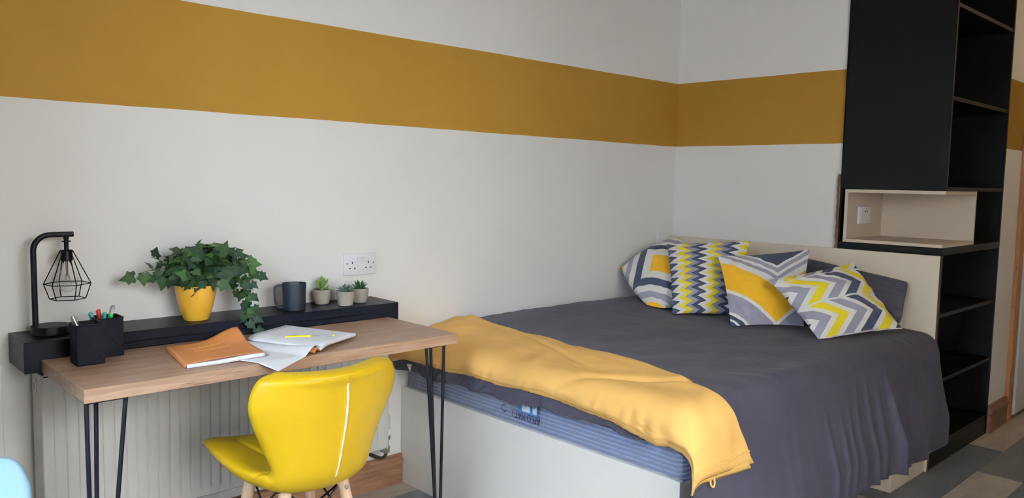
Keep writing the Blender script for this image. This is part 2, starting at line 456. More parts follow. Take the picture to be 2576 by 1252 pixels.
def window(name, p0, p1, th, axis):
    fr = BM(); w = .055
    if axis == 'x':   # plane x = p0.x
        x = p0[0]; y0, y1, z0, z1 = p0[1], p1[1], p0[2], p1[2]
        for a, b in [((x, y0, z0), (x + th, y0 - w, z1)), ((x, y1 + w, z0), (x + th, y1, z1)), ((x, y0, z0), (x + th, y1, z0 + w)), ((x, y0, z1 - w), (x + th, y1, z1)), ((x, (y0+y1)/2 + w/2, z0), (x + th, (y0+y1)/2 - w/2, z1))]: box(fr, a, b, .004)
        o = struct(name, fr, M['gloss_white'])
        g = BM(); box(g, (x + th*.4, y0 - w, z0 + w), (x + th*.5, y1 + w, z1 - w)); obj('pane', g, M['glass_pane'], o, False)
        s = BM(); box(s, (x + th, y0 + .03, z0 - .02), (XL + .04, y1 - .03, z0 + .012), .004); obj('sill', s, M['gloss_white'], o, False)
    else:
        y = p0[1]; x0, x1, z0, z1 = p0[0], p1[0], p0[2], p1[2]
        for a, b in [((x0, y, z0), (x0 + w, y - th, z1)), ((x1 - w, y, z0), (x1, y - th, z1)), ((x0, y, z0), (x1, y - th, z0 + w)), ((x0, y, z1 - w), (x1, y - th, z1)), (((x0+x1)/2 - w/2, y, z0), ((x0+x1)/2 + w/2, y - th, z1))]: box(fr, a, b, .004)
        o = struct(name, fr, M['gloss_white'])
        g = BM(); box(g, (x0 + w, y - th*.4, z0 + w), (x1 - w, y - th*.5, z1 - w)); obj('pane', g, M['glass_pane'], o, False)
window('window_1', (XL - .18, WY0, .30), (0, WY1, 2.12), .06, 'x')
window('window_2', (WX0, YB - .1, .10), (WX1, 0, 2.15), .06, 'y')
# vinyl planks of the floor
pw, pl = .1862, .93
meshes = {}
row = 0; y = .062
cols = ['plank_beige', 'plank_grey', 'plank_slate']
def plank(x0, x1, y0, y1, m):
    key = (round(x1 - x0, 3), m)
    if key not in meshes:
        b = BM(); g = .0006
        box(b, (-(x1-x0)/2 + g, -pw/2 + g, -.004), ((x1-x0)/2 - g, pw/2 - g, 0), .0007)
        me = bpy.data.meshes.new('plank'); b.to_mesh(me); b.free(); me.materials.append(M[m]); meshes[key] = me
    o = bpy.data.objects.new('plank', meshes[key]); C.objects.link(o); o.parent = floor
    o.location = ((x0+x1)/2, (y0+y1)/2, 0)
while y > YB:
    y0 = y; y1 = y - pw
    # plank ends read from the photograph for the rows in view
    off = {9: 3.296, 8: 3.70, 1: 1.02, 0: 1.36, 2: 1.30}.get(row, (row * .37) % pl)
    x = off - pl * math.ceil((off - XL) / pl)
    i = 0
    while x < 5.5:
        k = round((x - off) / pl)
        m = cols[(row * 7 + k * 5 + (row // 2)) % 3]
        if row == 9: m = 'plank_beige' if k == -1 else ('plank_grey' if k % 2 == 0 else 'plank_slate')
        if row == 8: m = 'plank_beige' if k == 0 else 'plank_slate'
        if row == 10: m = 'plank_grey' if k % 2 else 'plank_slate'
        if row == 1: m = 'plank_beige' if k == -2 else 'plank_slate'
        if row == 0: m = 'plank_beige' if k == -1 else 'plank_grey'
        if row == 2: m = 'plank_slate'
        a, b = max(x, XL), min(x + pl, 5.5)
        if b - a > .02: plank(a, b, y0, y1, m)
        x += pl
    y -= pw; row += 1

# skirting boards: an ogee-and-torus profile
def skirting(name, a, b, nrm, h=.142, ret=True):
    a = Vector(a); b = Vector(b); n = Vector(nrm)
    prof = [(0, 0), (.019, 0), (.019, h*.64), (.0165, h*.655), (.0165, h*.68), (.0225, h*.70), (.0245, h*.745), (.0245, h*.79), (.021, h*.835), (.0165, h*.85), (.0145, h*.865), (.012, h*.90), (.0125, h*.93), (.015, h*.955), (.0145, h*.985), (.011, h), (0, h)]
    bm = BM()
    rings = [[p + n * d + Vector((0, 0, z)) for d, z in prof] for p in (a, b)]
    if (b - a).cross(n).z > 0: rings.reverse()
    ring_loft(bm, rings, True)
    bmesh.ops.recalc_face_normals(bm, faces=bm.faces)
    return struct(name, bm, M['skirt'], True)
skirting('baseboard_back', (-.2220, 0, 0), (1.218, 0, 0), (0, -1, 0), .125)
skirting('baseboard_partition', (3.967, -1.46, 0), (4.30, -1.46, 0), (0, -1, 0), .150)
# white boxing at the far left below the ledge
bm = BM(); box(bm, (-.424, -.035, 0), (-.2225, 0, .722), .002); struct('trim_1', bm, M['gloss_white'])
# pine frame beside the partition
bm = BM(); box(bm, (4.262, -1.484, 0), (4.334, -1.38, 2.35), .003); struct('trim_2', bm, M['pine'])

# ================================================================== RADIATOR
rx0, rx1, ry, rz0, rz1 = -.147, 1.062, -.140, .215, .700
rad = empty('radiator', ((rx0+rx1)/2, -.09, rz0), 'white double panel radiator with ribbed front under the black ledge', 'radiator')
bm = BM()
n = 36; w = rx1 - rx0; pts = []
def flute(x, zt):
    ph = ((x - rx0 - .028) / .0333) % 1
    if x < rx0 + .028 or x > rx1 - .028: return 0
    e = sst(0, .10, ph) * (1 - sst(.90, 1, ph))
    return (1 - e) * .010 * zt
def front(i, j):
    x = rx0 + .004 + (w - .008) * i; zt = j
    z = lerp(rz0 + .006, rz1 - .008, j)
    return Vector((x, ry + flute(x, 1 if .05 < j < .965 else (0)), z))
xs = []
x = 0
V = []
nx = 36 * 14; zs = [0, .045, .06, .5, .95, .965, 1]
for i in range(nx + 1):
    V.append([bm.verts.new(front(i / nx, z)) for z in zs])
for i in range(nx):
    for j in range(len(zs) - 1): bm.faces.new([V[i][j], V[i+1][j], V[i+1][j+1], V[i][j+1]])
obj('front_panel', bm, M['rad'], rad, True, angle=60)
bm = BM(); box(bm, (rx0 + .012, -.052, rz0 + .004), (rx1 - .012, -.040, rz1 - .012), .003); box(bm, (rx0+.01, ry + .006, rz0+.002), (rx1-.01, ry + .014, rz1-.01), .003)
obj('rear_panel', bm, M['rad'], rad)
for xx, s in ((rx0, 1), (rx1, -1)):
    bm = BM(); box(bm, (xx, ry - .001, rz0 - .004), (xx + s * .008, -.034, rz1), .003)
    sp = obj('side_panel', bm, M['rad'], rad)
    if s == 1:
        bm = BM(); lathe(bm, [(.020, 0), (.020, .002), (.017, .003), (.016, .0005), (.0, .0005)], (xx, -.075, rz1 - .042), 24, (True, False), axis=(-1, 0, 0))
        r_ = obj('vent_ring', bm, M['gloss_white'], sp)
        bm = BM(); lathe(bm, [(.0145, 0), (.0145, .0012)], (xx - .0005, -.075, rz1 - .042), 20, axis=(-1, 0, 0)); obj('vent_plug', bm, M['grille'], sp)
bm = BM()
k_ = int((w - .04) / .0205)
box(bm, (rx0 + .01, ry + .004, rz1 - .006), (rx1 - .01, ry + .018, rz1 + .001), .001)
box(bm, (rx0 + .01, -.052, rz1 - .006), (rx1 - .01, -.038, rz1 + .001), .001)
for i in range(k_ + 1):
    x = rx0 + .02 + i * .0205; box(bm, (x, ry + .012, rz1 - .005), (x + .007, -.05, rz1))
tag(obj('top_grille', bm, M['grille'], rad, False), 'slotted top grille')
bm = BM(); box(bm, (rx0 + .01, ry + .002, rz0 - .002), (rx1 - .01, ry + .020, rz0 + .010), .004); obj('bottom_rail', bm, M['rad'], rad)
for bx in (rx0 + .18, rx1 - .18):
    bm = BM(); box(bm, (bx, -.042, rz0 + .05), (bx + .03, 0, rz1 - .05), .002); obj('wall_bracket', bm, M['rad'], rad)
# thermostatic valve
vx, vy = 1.083, -.092
vl = obj('valve_body', (lambda b: (lathe(b, [(.009, .178), (.015, .182), (.016, .205), (.011, .210), (.012, .232), (.017, .236), (.017, .252), (.014, .256)], (vx, vy, 0), 16), tube(b, [(vx, vy, .196), (rx1 - .004, vy, .196)], .010, 12), b)[-1])(BM()), M['brass_dull'], rad)
bm = BM(); lathe(bm, [(.018, .254), (.021, .258), (.021, .278), (.019, .282), (.0145, .283), (.0145, .330), (.012, .338), (0.001, .340)], (vx, vy, 0), 24)
for i in range(16):
    a = 2*pi*i/16; c_, s_ = cos(a), sin(a)
    tube(bm, [(vx + .0185*c_, vy + .0185*s_, .281), (vx + .0180*c_, vy + .0180*s_, .330), (vx + .013*c_, vy + .013*s_, .337)], .0015, 5)
tag(obj('valve_head', bm, M['plastic_white'], vl), 'white ribbed thermostatic head')
bm = BM(); tube(bm, spl([(vx, vy, .182), (vx - .002, vy + .003, .166), (vx - .008, vy + .012, .156), (vx - .014, vy + .03, .152), (vx - .016, 0, .150)], 6), .0075, 12); obj('pipe', bm, M['copper_dark'], rad)

# ================================================================== LEDGE + DESK
bm = BM(); box(bm, (-.197, -.195, .722), (1.067, 0, .811), .0012); led = obj('wall_ledge', bm, M['ledge'], None, False)
tag(led, 'long black boxed ledge fixed to the white wall behind the desk', 'ledge')
bm = BM(); box(bm, (.045, -.2035, .7605), (.985, -.195, .781), .001); obj('upstand_strip', bm, M['black_lam'], led, False)

desk = empty('desk', (.43, -.41, 0), 'wooden desk with oak effect top on black hairpin legs', 'desk')
bm = BM(); box(bm, (-.157, -.619, .7245), (1.0146, -.204, .7595), .0012, 1)
obj('desk_top', bm, M['desk'], desk, False)
bm = BM(); box(bm, (-.15, -.204, .7245), (1.01, -.195, .759)); obj('rear_batten', bm, M['black_lam'], desk, False)
def hairpin(tops, feet, n='leg'):
    bm = BM()
    F = [Vector(f) for f in feet]
    for t, f in zip(tops, F): tube(bm, [t, f + Vector((0, 0, .010))], .0055, 10)
    for a, b in ((0, 1), (1, 2), (2, 0)):
        m_ = (F[a] + F[b]) / 2
        tube(bm, [F[a] + Vector((0, 0, .010)), m_ + Vector((0, 0, .0056)), F[b] + Vector((0, 0, .010))], .0055, 10)
    o = obj(n, bm, M['black_metal'], desk)
    b = BM(); cx = (tops[0][0]+tops[1][0]+tops[2][0])/3; cy = (tops[0][1]+tops[1][1]+tops[2][1])/3
    xs_ = [t[0] for t in tops]; ys_ = [t[1] for t in tops]
    box(b, (min(xs_) - .004, min(ys_) - .004, .7215), (max(xs_) + .006, max(ys_) + .012, .7243), .0008)
    obj('fixing_plate', b, M['black_metal'], o, False)
hairpin([(-.151, -.611, .723), (-.060, -.611, .723), (-.104, -.520, .723)], [(-.139, -.582, 0), (-.117, -.582, 0), (-.128, -.566, 0)])
hairpin([(.963, -.611, .723), (.889, -.611, .723), (.966, -.532, .723)], [(.990, -.566, 0), (.978, -.566, 0), (.986, -.552, 0)])
# rear right hairpin, hidden behind the chair
# ================================================================== CHAIRS
def make_chair(dx, dy, mleather, mleg, label, cat='chair', zipx=True):
    cx = .385 + dx
    root = empty('tub_chair', (cx, -.58 + dy, 0), label, cat)
    # profile from the seat's front edge back and up to the top of the backrest: (y, z, half width, edge lift forward/up)
    P = [(-.372, .452, .175), (-.385, .462, .196), (-.44, .462, .205), (-.52, .450, .204), (-.60, .440, .196), (-.68, .438, .180), (-.735, .446, .163), (-.768, .475, .158), (-.787, .515, .168), (-.800, .570, .190), (-.811, .630, .216), (-.820, .685, .231), (-.828, .732, .222), (-.833, .758, .200), (-.835, .774, .160)]
    P = [(a_, b_ - .010, c_) for a_, b_, c_ in P]
    pts = spl([(a, b, c) for a, b, c in P], 5)
    N = len(pts) - 1
    def mid(s, t, dn=0.0):
        i = s * N; k = min(int(i), N - 1); q = pts[k].lerp(pts[k+1], i - k)
        y, z, hw = q
        tang = (pts[min(k+1, N)] - pts[max(k-1, 0)]); ty, tz = tang.x, tang.y
        L = math.hypot(ty, tz) or 1; ny, nz = tz / L, -ty / L   # points to the sitter's side (forward / up)
        if ny < 0 and abs(ty) < abs(tz): pass
        bk = sst(.42, .70, s)
        lift = (t * t) * (.030 * (1 - bk) + .060 * bk)
        # waist notch
        return Vector((cx + t * hw, y + dy + ny * (lift + dn), z + nz * (lift + dn)))
    thick = .024
    def front_(i, j):
        t = -1 + 2 * j; s = i
        e = (1 - abs(t) ** 6) ** .5 if abs(t) < 1 else 0
        es = min(1, s / .04, (1 - s) / .035); e2 = math.sqrt(max(0, 1 - (1 - es) ** 2))
        d = thick * e * e2
        # quilting grooves on the sitter's side
        return mid(s, t * .995, d)
    def back_(i, j):
        t = -1 + 2 * j; s = i
        e = (1 - abs(t) ** 6) ** .5 if abs(t) < 1 else 0
        es = min(1, s / .04, (1 - s) / .035); e2 = math.sqrt(max(0, 1 - (1 - es) ** 2))
        pil = 1 + .25 * math.exp(-((s - .93) / .05) ** 2)
        return mid(s, t * .995, -thick * e * e2 * pil * (1 + .55 * (1 - sst(.40, .62, s)) * sst(.0, .2, s)))
    nu, nv = 150, 80
    def quilt(i, j, p):
        t = -1 + 2 * j; s = i
        if s > .93: return p
        # fan of stitched lines that meet at the crease between seat and back
        g = 0
        sc = .47
        for (s1, t1) in ((.13, -.55), (.05, .0), (.13, .55), (.36, -.98), (.36, .98), (.80, -.55), (.90, 0), (.80, .55), (.60, -.98), (.60, .98)):
            ax, ay = (s1 - sc), (t1) * .32
            px, py = (s - sc), t * .32
            L2 = ax*ax + ay*ay; q = max(0, min(1.0, (px*ax + py*ay) / L2))
            d = math.hypot(px - q*ax, py - q*ay)
            g = max(g, math.exp(-(d / .0075) ** 2))
        nrm = (mid(s, t, .01) - mid(s, t, 0)).normalized()
        return p - nrm * g * .009
    bm = BM()
    grid(bm, lambda i, j: quilt(i, j, front_(i, j)), nu, nv, flip=True)
    grid(bm, back_, nu, nv)
    bmesh.ops.remove_doubles(bm, verts=bm.verts, dist=.0006)
    bmesh.ops.recalc_face_normals(bm, faces=bm.faces)
    shell = obj('seat_shell', bm, mleather, root, True, angle=75)
    if zipx:
        tb = .065
        def bk_pt(s, t, o=.0):
            p = back_(s, (t + 1) / 2); nrm = (mid(s, t, .01) - mid(s, t, 0)).normalized(); return p - nrm * o
        ss = [lerp(.885, .505, k / 22) for k in range(23)]
        tt = [tb + .030 * sin(k / 22 * pi) for k in range(23)]
        def strip(bm, half, o, wob=0):
            prev = None
            for k, (s, t) in enumerate(zip(ss, tt)):
                h = half * (1 + wob * sin(k * 1.9)) * min(1, .35 + k * .3, (22.6 - k) * .4 + .3)
                row = [bm.verts.new(bk_pt(s, t + h / .2 * a_, o + e_)) for a_, e_ in ((-1, -.0005), (-.5, .0012), (.5, .0012), (1, -.0005))]
                if prev:
                    for q in range(3): bm.faces.new([prev[q], prev[q+1], row[q+1], row[q]])
                prev = row
            return bm
        tag(obj('placket', strip(BM(), .0100, .0006), mleather, shell, True), 'stitched strip beside the zip')
        tag(obj('zip', strip(BM(), .0031, .0028, .22), M['zip'], shell, True), 'white zip down the back of the seat')
        bm = BM(); prev = []
        tube(bm, [bk_pt(lerp(.985, .885, k/10), tb - .01 + .01 * sin(k/3), .0003) for k in range(11)], .0009, 5)
        tube(bm, [bk_pt(.955 - .004 * sin(k/20*pi), -.72 + 1.44 * k / 20, .0003) for k in range(21)], .0008, 5)
        tube(bm, [bk_pt(.945 - .004 * sin(k/20*pi), -.72 + 1.44 * k / 20, .0003) for k in range(21)], .0006, 5)
        obj('seam', bm, M['thread'], shell)
    # legs
    zt = .402
    cyy = -.58 + dy
    tops = [(-.088, -.110), (.088, -.110), (.088, .09), (-.088, .09)]
    for sx, sy in tops:
        bm = BM(); a = Vector((cx + sx, cyy + sy, zt + .012)); b = Vector((cx + sx * 1.75, cyy + sy * 1.75, 0))
        tube(bm, [b, b.lerp(a, .05), b.lerp(a, .6), a], [.011, .0125, .0165, .0185], 16)
        lg = obj('leg', bm, mleg, root)
        bm = BM(); pz = b.lerp(a, .90)
        d = Vector((0, -1, 0)); lathe(bm, [(.0, .014), (.0065, .0145), (.0065, .0185), (.003, .020), (0.0005, .020)], pz + Vector((0, -.003, 0)), 12, (False, True), axis=(0, -1, 0)); obj('bolt', bm, M['steel'], lg)
    bm = BM()
    for i in range(4):
        a = tops[i]; b = tops[(i+1) % 4]
        for (p, q) in ((a, b), (b, a)):
            tube(bm, [(cx + p[0]*1.02, cyy + p[1]*1.02, zt - .02), (cx + (p[0]*.25 + q[0]*.75) * 1.25, cyy + (p[1]*.25 + q[1]*.75) * 1.25, .27), (cx + q[0]*1.42, cyy + q[1]*1.42, .17)], .0032, 6)
    for p, q in ((tops[0], tops[2]), (tops[1], tops[3])):
        tube(bm, [(cx + p[0], cyy + p[1], zt - .01), (cx, cyy, zt - .055), (cx + q[0], cyy + q[1], zt - .01)], .0032, 6)
    obj('wire_brace', bm, M['black_metal'], root)
    bm = BM(); box(bm, (cx - .12, cyy - .12, zt - .002), (cx + .12, cyy + .125, zt + .010), .003); obj('base_plate', bm, M['black_metal'], root)
    return root
make_chair(.038, .0, M['leather'], M['beech'], 'yellow faux leather tub chair with a white back zip at the desk')
bc = make_chair(-.975, -.65, M['leather_blue'], M['beech'], 'pale blue padded chair cut off by the bottom left of the picture', zipx=False); bc.rotation_euler.z = pi

# ================================================================== BED
bed = empty('bed', (2.17, -.72, 0), 'built-in double bed frame with off-white foot panel and cream headboard', 'bed')
bm = BM(); box(bm, (1.220, -1.409, 0), (1.238, -.002, .414), .001); tag(obj('foot_panel', bm, M['cream_white'], bed, False), 'off-white foot panel')
bm = BM(); box(bm, (3.098, -1.4635, 0), (3.116, -.002, .990), .0008)
hb = obj('headboard', bm, M['cream'], bed, False)
bm = BM(); box(bm, (3.098, -1.4645, 0), (3.1165, -1.4634, .9905)); tag(obj('edge_band', bm, M['edge_raw'], hb, False), 'brown edge of the headboard')
bm = BM(); box(bm, (2.712, -1.4537, 0), (2.730, -1.0, .33), .0008); box(bm, (2.730, -1.4537, 0), (3.098, -1.436, .33), .0008)
obj('plinth_panel', bm, M['cream'], bed, False)
bm = BM(); box(bm, (1.24, -1.12, 0), (2.70, -1.10, .33), .0008); obj('side_panel', bm, M['cream'], bed, False)
bm = BM(); box(bm, (1.24, -1.405, .33), (3.098, -.002, .352), .0008); obj('base_board', bm, M['cream'], bed, False)
bm = BM(); box(bm, (1.2385, -1.409, .33), (2.70, -1.391, .40), .001); obj('side_rail', bm, M['cream'], bed, False)

def rbox(a, b, r, seg=4):
    bm = BM(); box(bm, a, b, r, seg); return bm
mt = obj('mattress', rbox((1.248, -1.395, .3525), (3.092, -.045, .592), .030, 4), M['mattress'])
tag(mt, 'blue striped mattress still wrapped in clear film under the grey duvet', 'mattress')
# crumpled film around the mattress foot
bm = BM()
def filmf(i, j):
    # around the foot end: y along, z up; a few mm in front of the mattress
    y = -.035 - 1.37 * i; z = .4145 + .172 * j
    base = 1.2455 if .2 < j else 1.2455 - .004 * (1 - j / .2)
    k = noise.noise(Vector((y * 9, z * 22, 3.1))) * .004 + abs(noise.noise(Vector((y * 26, z * 40, 9)))) * -.004 * (1 + 2.2 * sst(-1.0, -1.2, y) + 1.5 * sst(-.25, -.1, y))
    corner = sst(-1.25, -1.39, y)
    return Vector((base - .003 - abs(k) - corner * .004 + (.012 * sst(.8, 1, j)), y, z))
grid(bm, filmf, 150, 18)
tag(obj('plastic_film', bm, M['film'], mt, True), 'crumpled clear plastic wrapping')
# print on the wrapping, upside down as in the room
def text(body, size, loc, mat, parent, name='print', sx=1):
    cu = bpy.data.curves.new(name, 'FONT'); cu.body = body; cu.size = size; cu.extrude = .0002; cu.resolution_u = 2
    o = bpy.data.objects.new(name, cu); C.objects.link(o); cu.materials.append(mat)
    # faces -x; reading direction reversed and rotated 180 degrees
    o.location = loc; o.rotation_euler = (R(90), R(180), R(-90)); o.scale = (sx, 1, 1)
    bpy.context.view_layer.update()
    dg = bpy.context.evaluated_depsgraph_get(); me = bpy.data.meshes.new_from_object(o.evaluated_get(dg)); me.name = name
    mo = bpy.data.objects.new(name, me); C.objects.link(mo)
    mo.matrix_world = o.matrix_world.copy(); mw = mo.matrix_world.copy()
    bpy.data.objects.remove(o); bpy.data.curves.remove(cu)
    mo.parent = parent; mo.matrix_parent_inverse = chain(parent).inverted()
    mo.matrix_world = mw
    return mo
fx = 1.2345
text('APLO.MAT.1', .038, (fx, -.815, .462), M['print_black'], mt, sx=.72)
text('PLEASE REMOVE', .019, (fx - .0005, -.790, .503), M['print_black'], mt, sx=.95)
bm = BM(); box(bm, (fx + .0010, -.800, .464), (fx + .0002, -.705, .515)); lb = obj('print_label', bm, M['label_blue'], mt, False)
bm = BM(); box(bm, (fx + .0002, -.796, .469), (fx - .0002, -.776, .515)); box(bm, (fx + .0002, -.762, .469), (fx - .0002, -.722, .515)); obj('label_panel', bm, M['label_white'], lb, False)
bm = BM()
for k in range(14):
    a0 = R(200 + k * 20); a1 = R(200 + (k + 1) * 20)
    if k in (4, 9): continue
    tube(bm, [(fx, -.628 + .012*cos(a0), .458 + .013*sin(a0)), (fx, -.628 + .012*cos(a1), .458 + .013*sin(a1))], .002, 4)
obj('recycling_mark', bm, M['print_black'], mt)

# ---- duvet surface
ZT = .655
XE, YE = 1.168, -1.478    # outermost foot edge, outermost side edge
def topz(x, y):
    z = ZT + .034 * sst(-.55, -.08, y) * sst(1.25, 1.7, x) + .012 * noise.noise(Vector((x * 1.6, y * 1.6, 2)))
    z += .006 * noise.noise(Vector((x * 5 + y * 3, y * 9 - x * 2, 7))) - .012 * sst(2.7, 3.1, x) - .02 * sst(-.12, -.02, y)
    z -= .020 * sst(1.45, 1.20, x)
    return z
FOLDS = [(1.32, .016, .9, .0), (1.47, .022, .6, .1), (1.68, .014, 1.0, .05), (1.86, .018, .8, .12), (1.97, .012, 1.1, .0), (2.07, .014, 1.0, .08), (2.15, .011, 1.2, .02), (2.23, .013, 1.1, .06), (2.31, .010, 1.2, .0), (2.39, .014, 1.0, .05), (2.48, .012, 1.0, .02), (2.60, .018, .8, .08), (2.78, .02, .6, .12)]
def duvet(a, b, off=0.0):
    """a: distance along x from the foot's rounded edge (negative = hanging / curling under); b: distance from the wall."""
    r = .055
    # foot direction
    if a >= r: x, dzx, nx_ = XE + a, 0, 0
    elif a >= -r * .57:
        th = (r - a) / (r * 1.57) * (pi / 2); th = min(th, pi/2)
        x, dzx = XE + r - r * sin(th), r * (1 - cos(th)); nx_ = th / (pi/2)
    else:
        d = -a - r * .57; x = XE; dzx = r + d; nx_ = 1
    ry_ = .075; bs = -YE - ry_
    if b <= bs: y, dzy, ny_ = -b, 0, 0
    elif b <= bs + ry_ * pi / 2:
        th = (b - bs) / ry_; y, dzy = -bs - ry_ * sin(th), ry_ * (1 - cos(th)); ny_ = th / (pi/2)
    else:
        d = b - bs - ry_ * pi / 2; y = YE; dzy = ry_ + d; ny_ = 1
    z = topz(max(x, XE + .02), y) - dzx - dzy
    n = Vector((-sin(nx_ * pi/2), -sin(ny_ * pi/2), max(.05, cos(max(nx_, ny_) * pi/2)))).normalized()
    p = Vector((x, y, z))
    # folds of the side drop
    if ny_ > .3:
        dep = max(0, dzy - .02); k = min(1, dep / .35)
        xx = x - dep * .12 * sst(2.0, 2.7, x) + .03 * noise.noise(Vector((x * 3, z * 2, 4)))
        f = .35 * sin(xx * 19 + 1.2 * sin(xx * 7)) + .5 * noise.noise(Vector((xx * 9, z * 1.5, 1))) + sum(h_ * math.exp(-((xx - c_ + .008 * sin(dep * 7 + c_ * 20)) / (w_ * 1.5)) ** 2) * .62 * sst(s_, s_ + .15, dep) for c_, w_, h_, s_ in FOLDS)
        amp = .021 * (.35 + sst(1.9, 2.5, x)) * (1 - .35 * sst(2.85, 3.05, x))
        p.y -= (f * amp + .5 * abs(f) ** 3 * amp + .012) * k * sst(1.17, 1.36, x) + .030 * k * k * sst(1.25, 1.5, x)
        p.y -= .012 * k
    if ny_ > .9: p.x += .035 * min(1, dzy / .4) * sst(2.8, 3.05, x)
    # bunched hem at the foot
    if nx_ > .5 and ny_ < .5:
        k = sst(.5, 1, nx_)
        f = noise.noise(Vector((y * 6, z * 3, 11))) * .016 + noise.noise(Vector((y * 26, z * 9, 5))) * .007 - .006 * (1 - abs(noise.noise(Vector((y * 34 + z * 30, z * 8, 2)))) * 5 if abs(noise.noise(Vector((y * 34 + z * 30, z * 8, 2)))) < .2 else 0)
        p.x -= (f + .002) * k
    # cotton wrinkles on the top
    w = noise.noise(Vector((x * 13 + y * 4, y * 4.2 - x * 3, 21)))
    p += n * (.0022 * (1 - abs(w) * 2.2) * (1 if ny_ < .5 else .5) + off)
    return p
def duvet_obj():
    bm = BM()
    rows = []
    A0, A1 = -.086, 3.093 - XE
    B1 = -YE - .075 + .075 * pi / 2 + .425
    na, nb = 330, 200
    def f(i, j):
        b = .014 + (B1 - .014) * j
        # hem depth varies along the foot
        y = -b
        hemv = A0 + .022 * noise.noise(Vector((y * 5, 0, 3))) + .014 * noise.noise(Vector((y * 14, 2, 3))) + .012 * sst(-1.25, -1.38, y) - .016 * sst(-.5, -.15, y)
        hemv += .012 * sst(-.3, -.02, y)
        if b > 1.40: hemv = lerp(hemv, -.045, sst(1.40, 1.56, b))
        a = lerp(hemv, A1, i ** 1.0) if i > 0 else hemv
        ii = i
        if i < .12: a = lerp(hemv, .08, i / .12)
        else: a = lerp(.08, A1, (i - .12) / .88)
        p = duvet(a, b)
        if b > 1.9: p.z += .010 * noise.noise(Vector((p.x * 4, 0, 8)))
        p.x = min(p.x, 3.094 if p.y > -1.468 else 9)
        return p
    V = grid(bm, f, na, nb)
    # rolled underside at the foot: two more rows curling inwards
    prev = [V[0][j] for j in range(nb + 1)]
    for dx_, dz_ in ((.005, -.006), (.016, -.009), (.030, -.006), (.040, .004)):
        cur = [bm.verts.new(V[0][j].co + Vector((dx_ * (1 if V[0][j].co.y > -1.44 else .4), 0, dz_))) for j in range(nb + 1)]
        for j in range(nb): bm.faces.new([cur[j], prev[j], prev[j+1], cur[j+1]])
        prev = cur
    bmesh.ops.recalc_face_normals(bm, faces=bm.faces)
    return bm
dv = obj('duvet', duvet_obj(), M['duvet'], None, True, angle=85)
solid(dv, .006, -1)
tag(dv, 'charcoal grey duvet covering the bed and hanging down its open side', 'duvet')

# ---- folded mustard blanket across the foot
def blanket_fn(off, lo_shift, up_shift, hem_extra, seed):
    bs = -YE - .075
    BE = bs + .075 * pi / 2 + .150 + hem_extra
    ups = ([.0, .10, .66, 1.04, 1.27, 1.42, 1.50, 1.60, 1.72], [1.545, 1.54, 1.490, 1.462, 1.405, 1.352, 1.372, 1.425, 1.468])
    los = ([.0, .31, .90, 1.20, 1.36, 1.44, 1.52, 1.60, 1.72], [-.050, -.034, -.026, -.048, -.072, -.060, -.040, -.022, .010])
    def f(i, j):
        b = .012 + (BE - .012) * j
        up = interp(ups[0], ups[1], b) - XE + up_shift + .010 * noise.noise(Vector((b * 4, 1, seed)))
        lo = interp(los[0], los[1], b) + lo_shift + .006 * noise.noise(Vector((b * 6, 4, seed)))
        a = lerp(lo, up, i)
        bb = b - ((.052 * (1 - i) + .018 * i) * (j - .9) * 10 if j > .9 else 0)
        e = min(i, 1 - i, (1 - j) * 4) ; rnd = sst(0, .06, e) * .010
        w = .006 * noise.noise(Vector((a * 5, b * 5, seed))) + .004 * noise.noise(Vector((a * 14 + b * 5, b * 9, seed + 2)))
        d1 = a - .10 - (b - 1.15) * .55; cr = -.011 * math.exp(-(d1 / .016) ** 2) * sst(.95, 1.1, b) * (1 - sst(1.30, 1.45, b))
        d2 = a - .20 + (b - .75) * .35; cr -= .006 * math.exp(-(d2 / .014) ** 2) * sst(.45, .6, b) * (1 - sst(.9, 1.05, b))
        return duvet(a, bb, off + rnd + w + cr)
    return f
def blanket_layer(f):
    bm = BM(); grid(bm, f, 64, 170)
    bmesh.ops.recalc_face_normals(bm, faces=bm.faces)
    return bm
f1 = blanket_fn(.017, 0, 0, 0, 3); f2 = blanket_fn(.007, -.012, -.012, .016, 8)
bl = obj('blanket', blanket_layer(f1), M['fleece'], None, True, angle=85); solid(bl, .008, -1)
tag(bl, 'mustard yellow fleece blanket folded across the foot of the bed', 'blanket')
b2 = obj('lower_fold', blanket_layer(f2), M['fleece'], bl, True, angle=85); solid(b2, .006, -1)
def nrm1(i, j, e=.01):
    p = f1(i, j); n = (f1(min(1, i + e), j) - f1(i - e, j)).cross(f1(i, j) - f1(i, j - e)); n.normalize()
    return n if n.y < 0 or n.x < 0 else -n
pts = [f1(.03 + .94 * k / 36, .968) + Vector((-.0015, -.0025, 0)) for k in range(37)]
bm = BM(); tube(bm, pts, .0028, 6); tag(obj('hem_stitch', bm, M['fleece'], bl), 'raised stitched hem')
q0 = f2(.30, .995); q1 = f2(.36, .995)
bm = BM(); tube(bm, spl([q0, q0 + Vector((0, -.002, -.014)), (q0 + q1) / 2 + Vector((0, -.004, -.022)), q1 + Vector((0, -.002, -.014)), q1], 4), .0030, 6); obj('hanging_loop', bm, M['fleece'], bl)
bm = BM(); p = duvet(-.075, .145, .006); prism(bm, [p + Vector((-.003, .020, .006)), p + Vector((-.004, -.016, .010)), p + Vector((-.006, -.006, -.024))], (-.0006, 0, 0)); tag(obj('care_label', bm, M['zip'], bl, False), 'white care label')

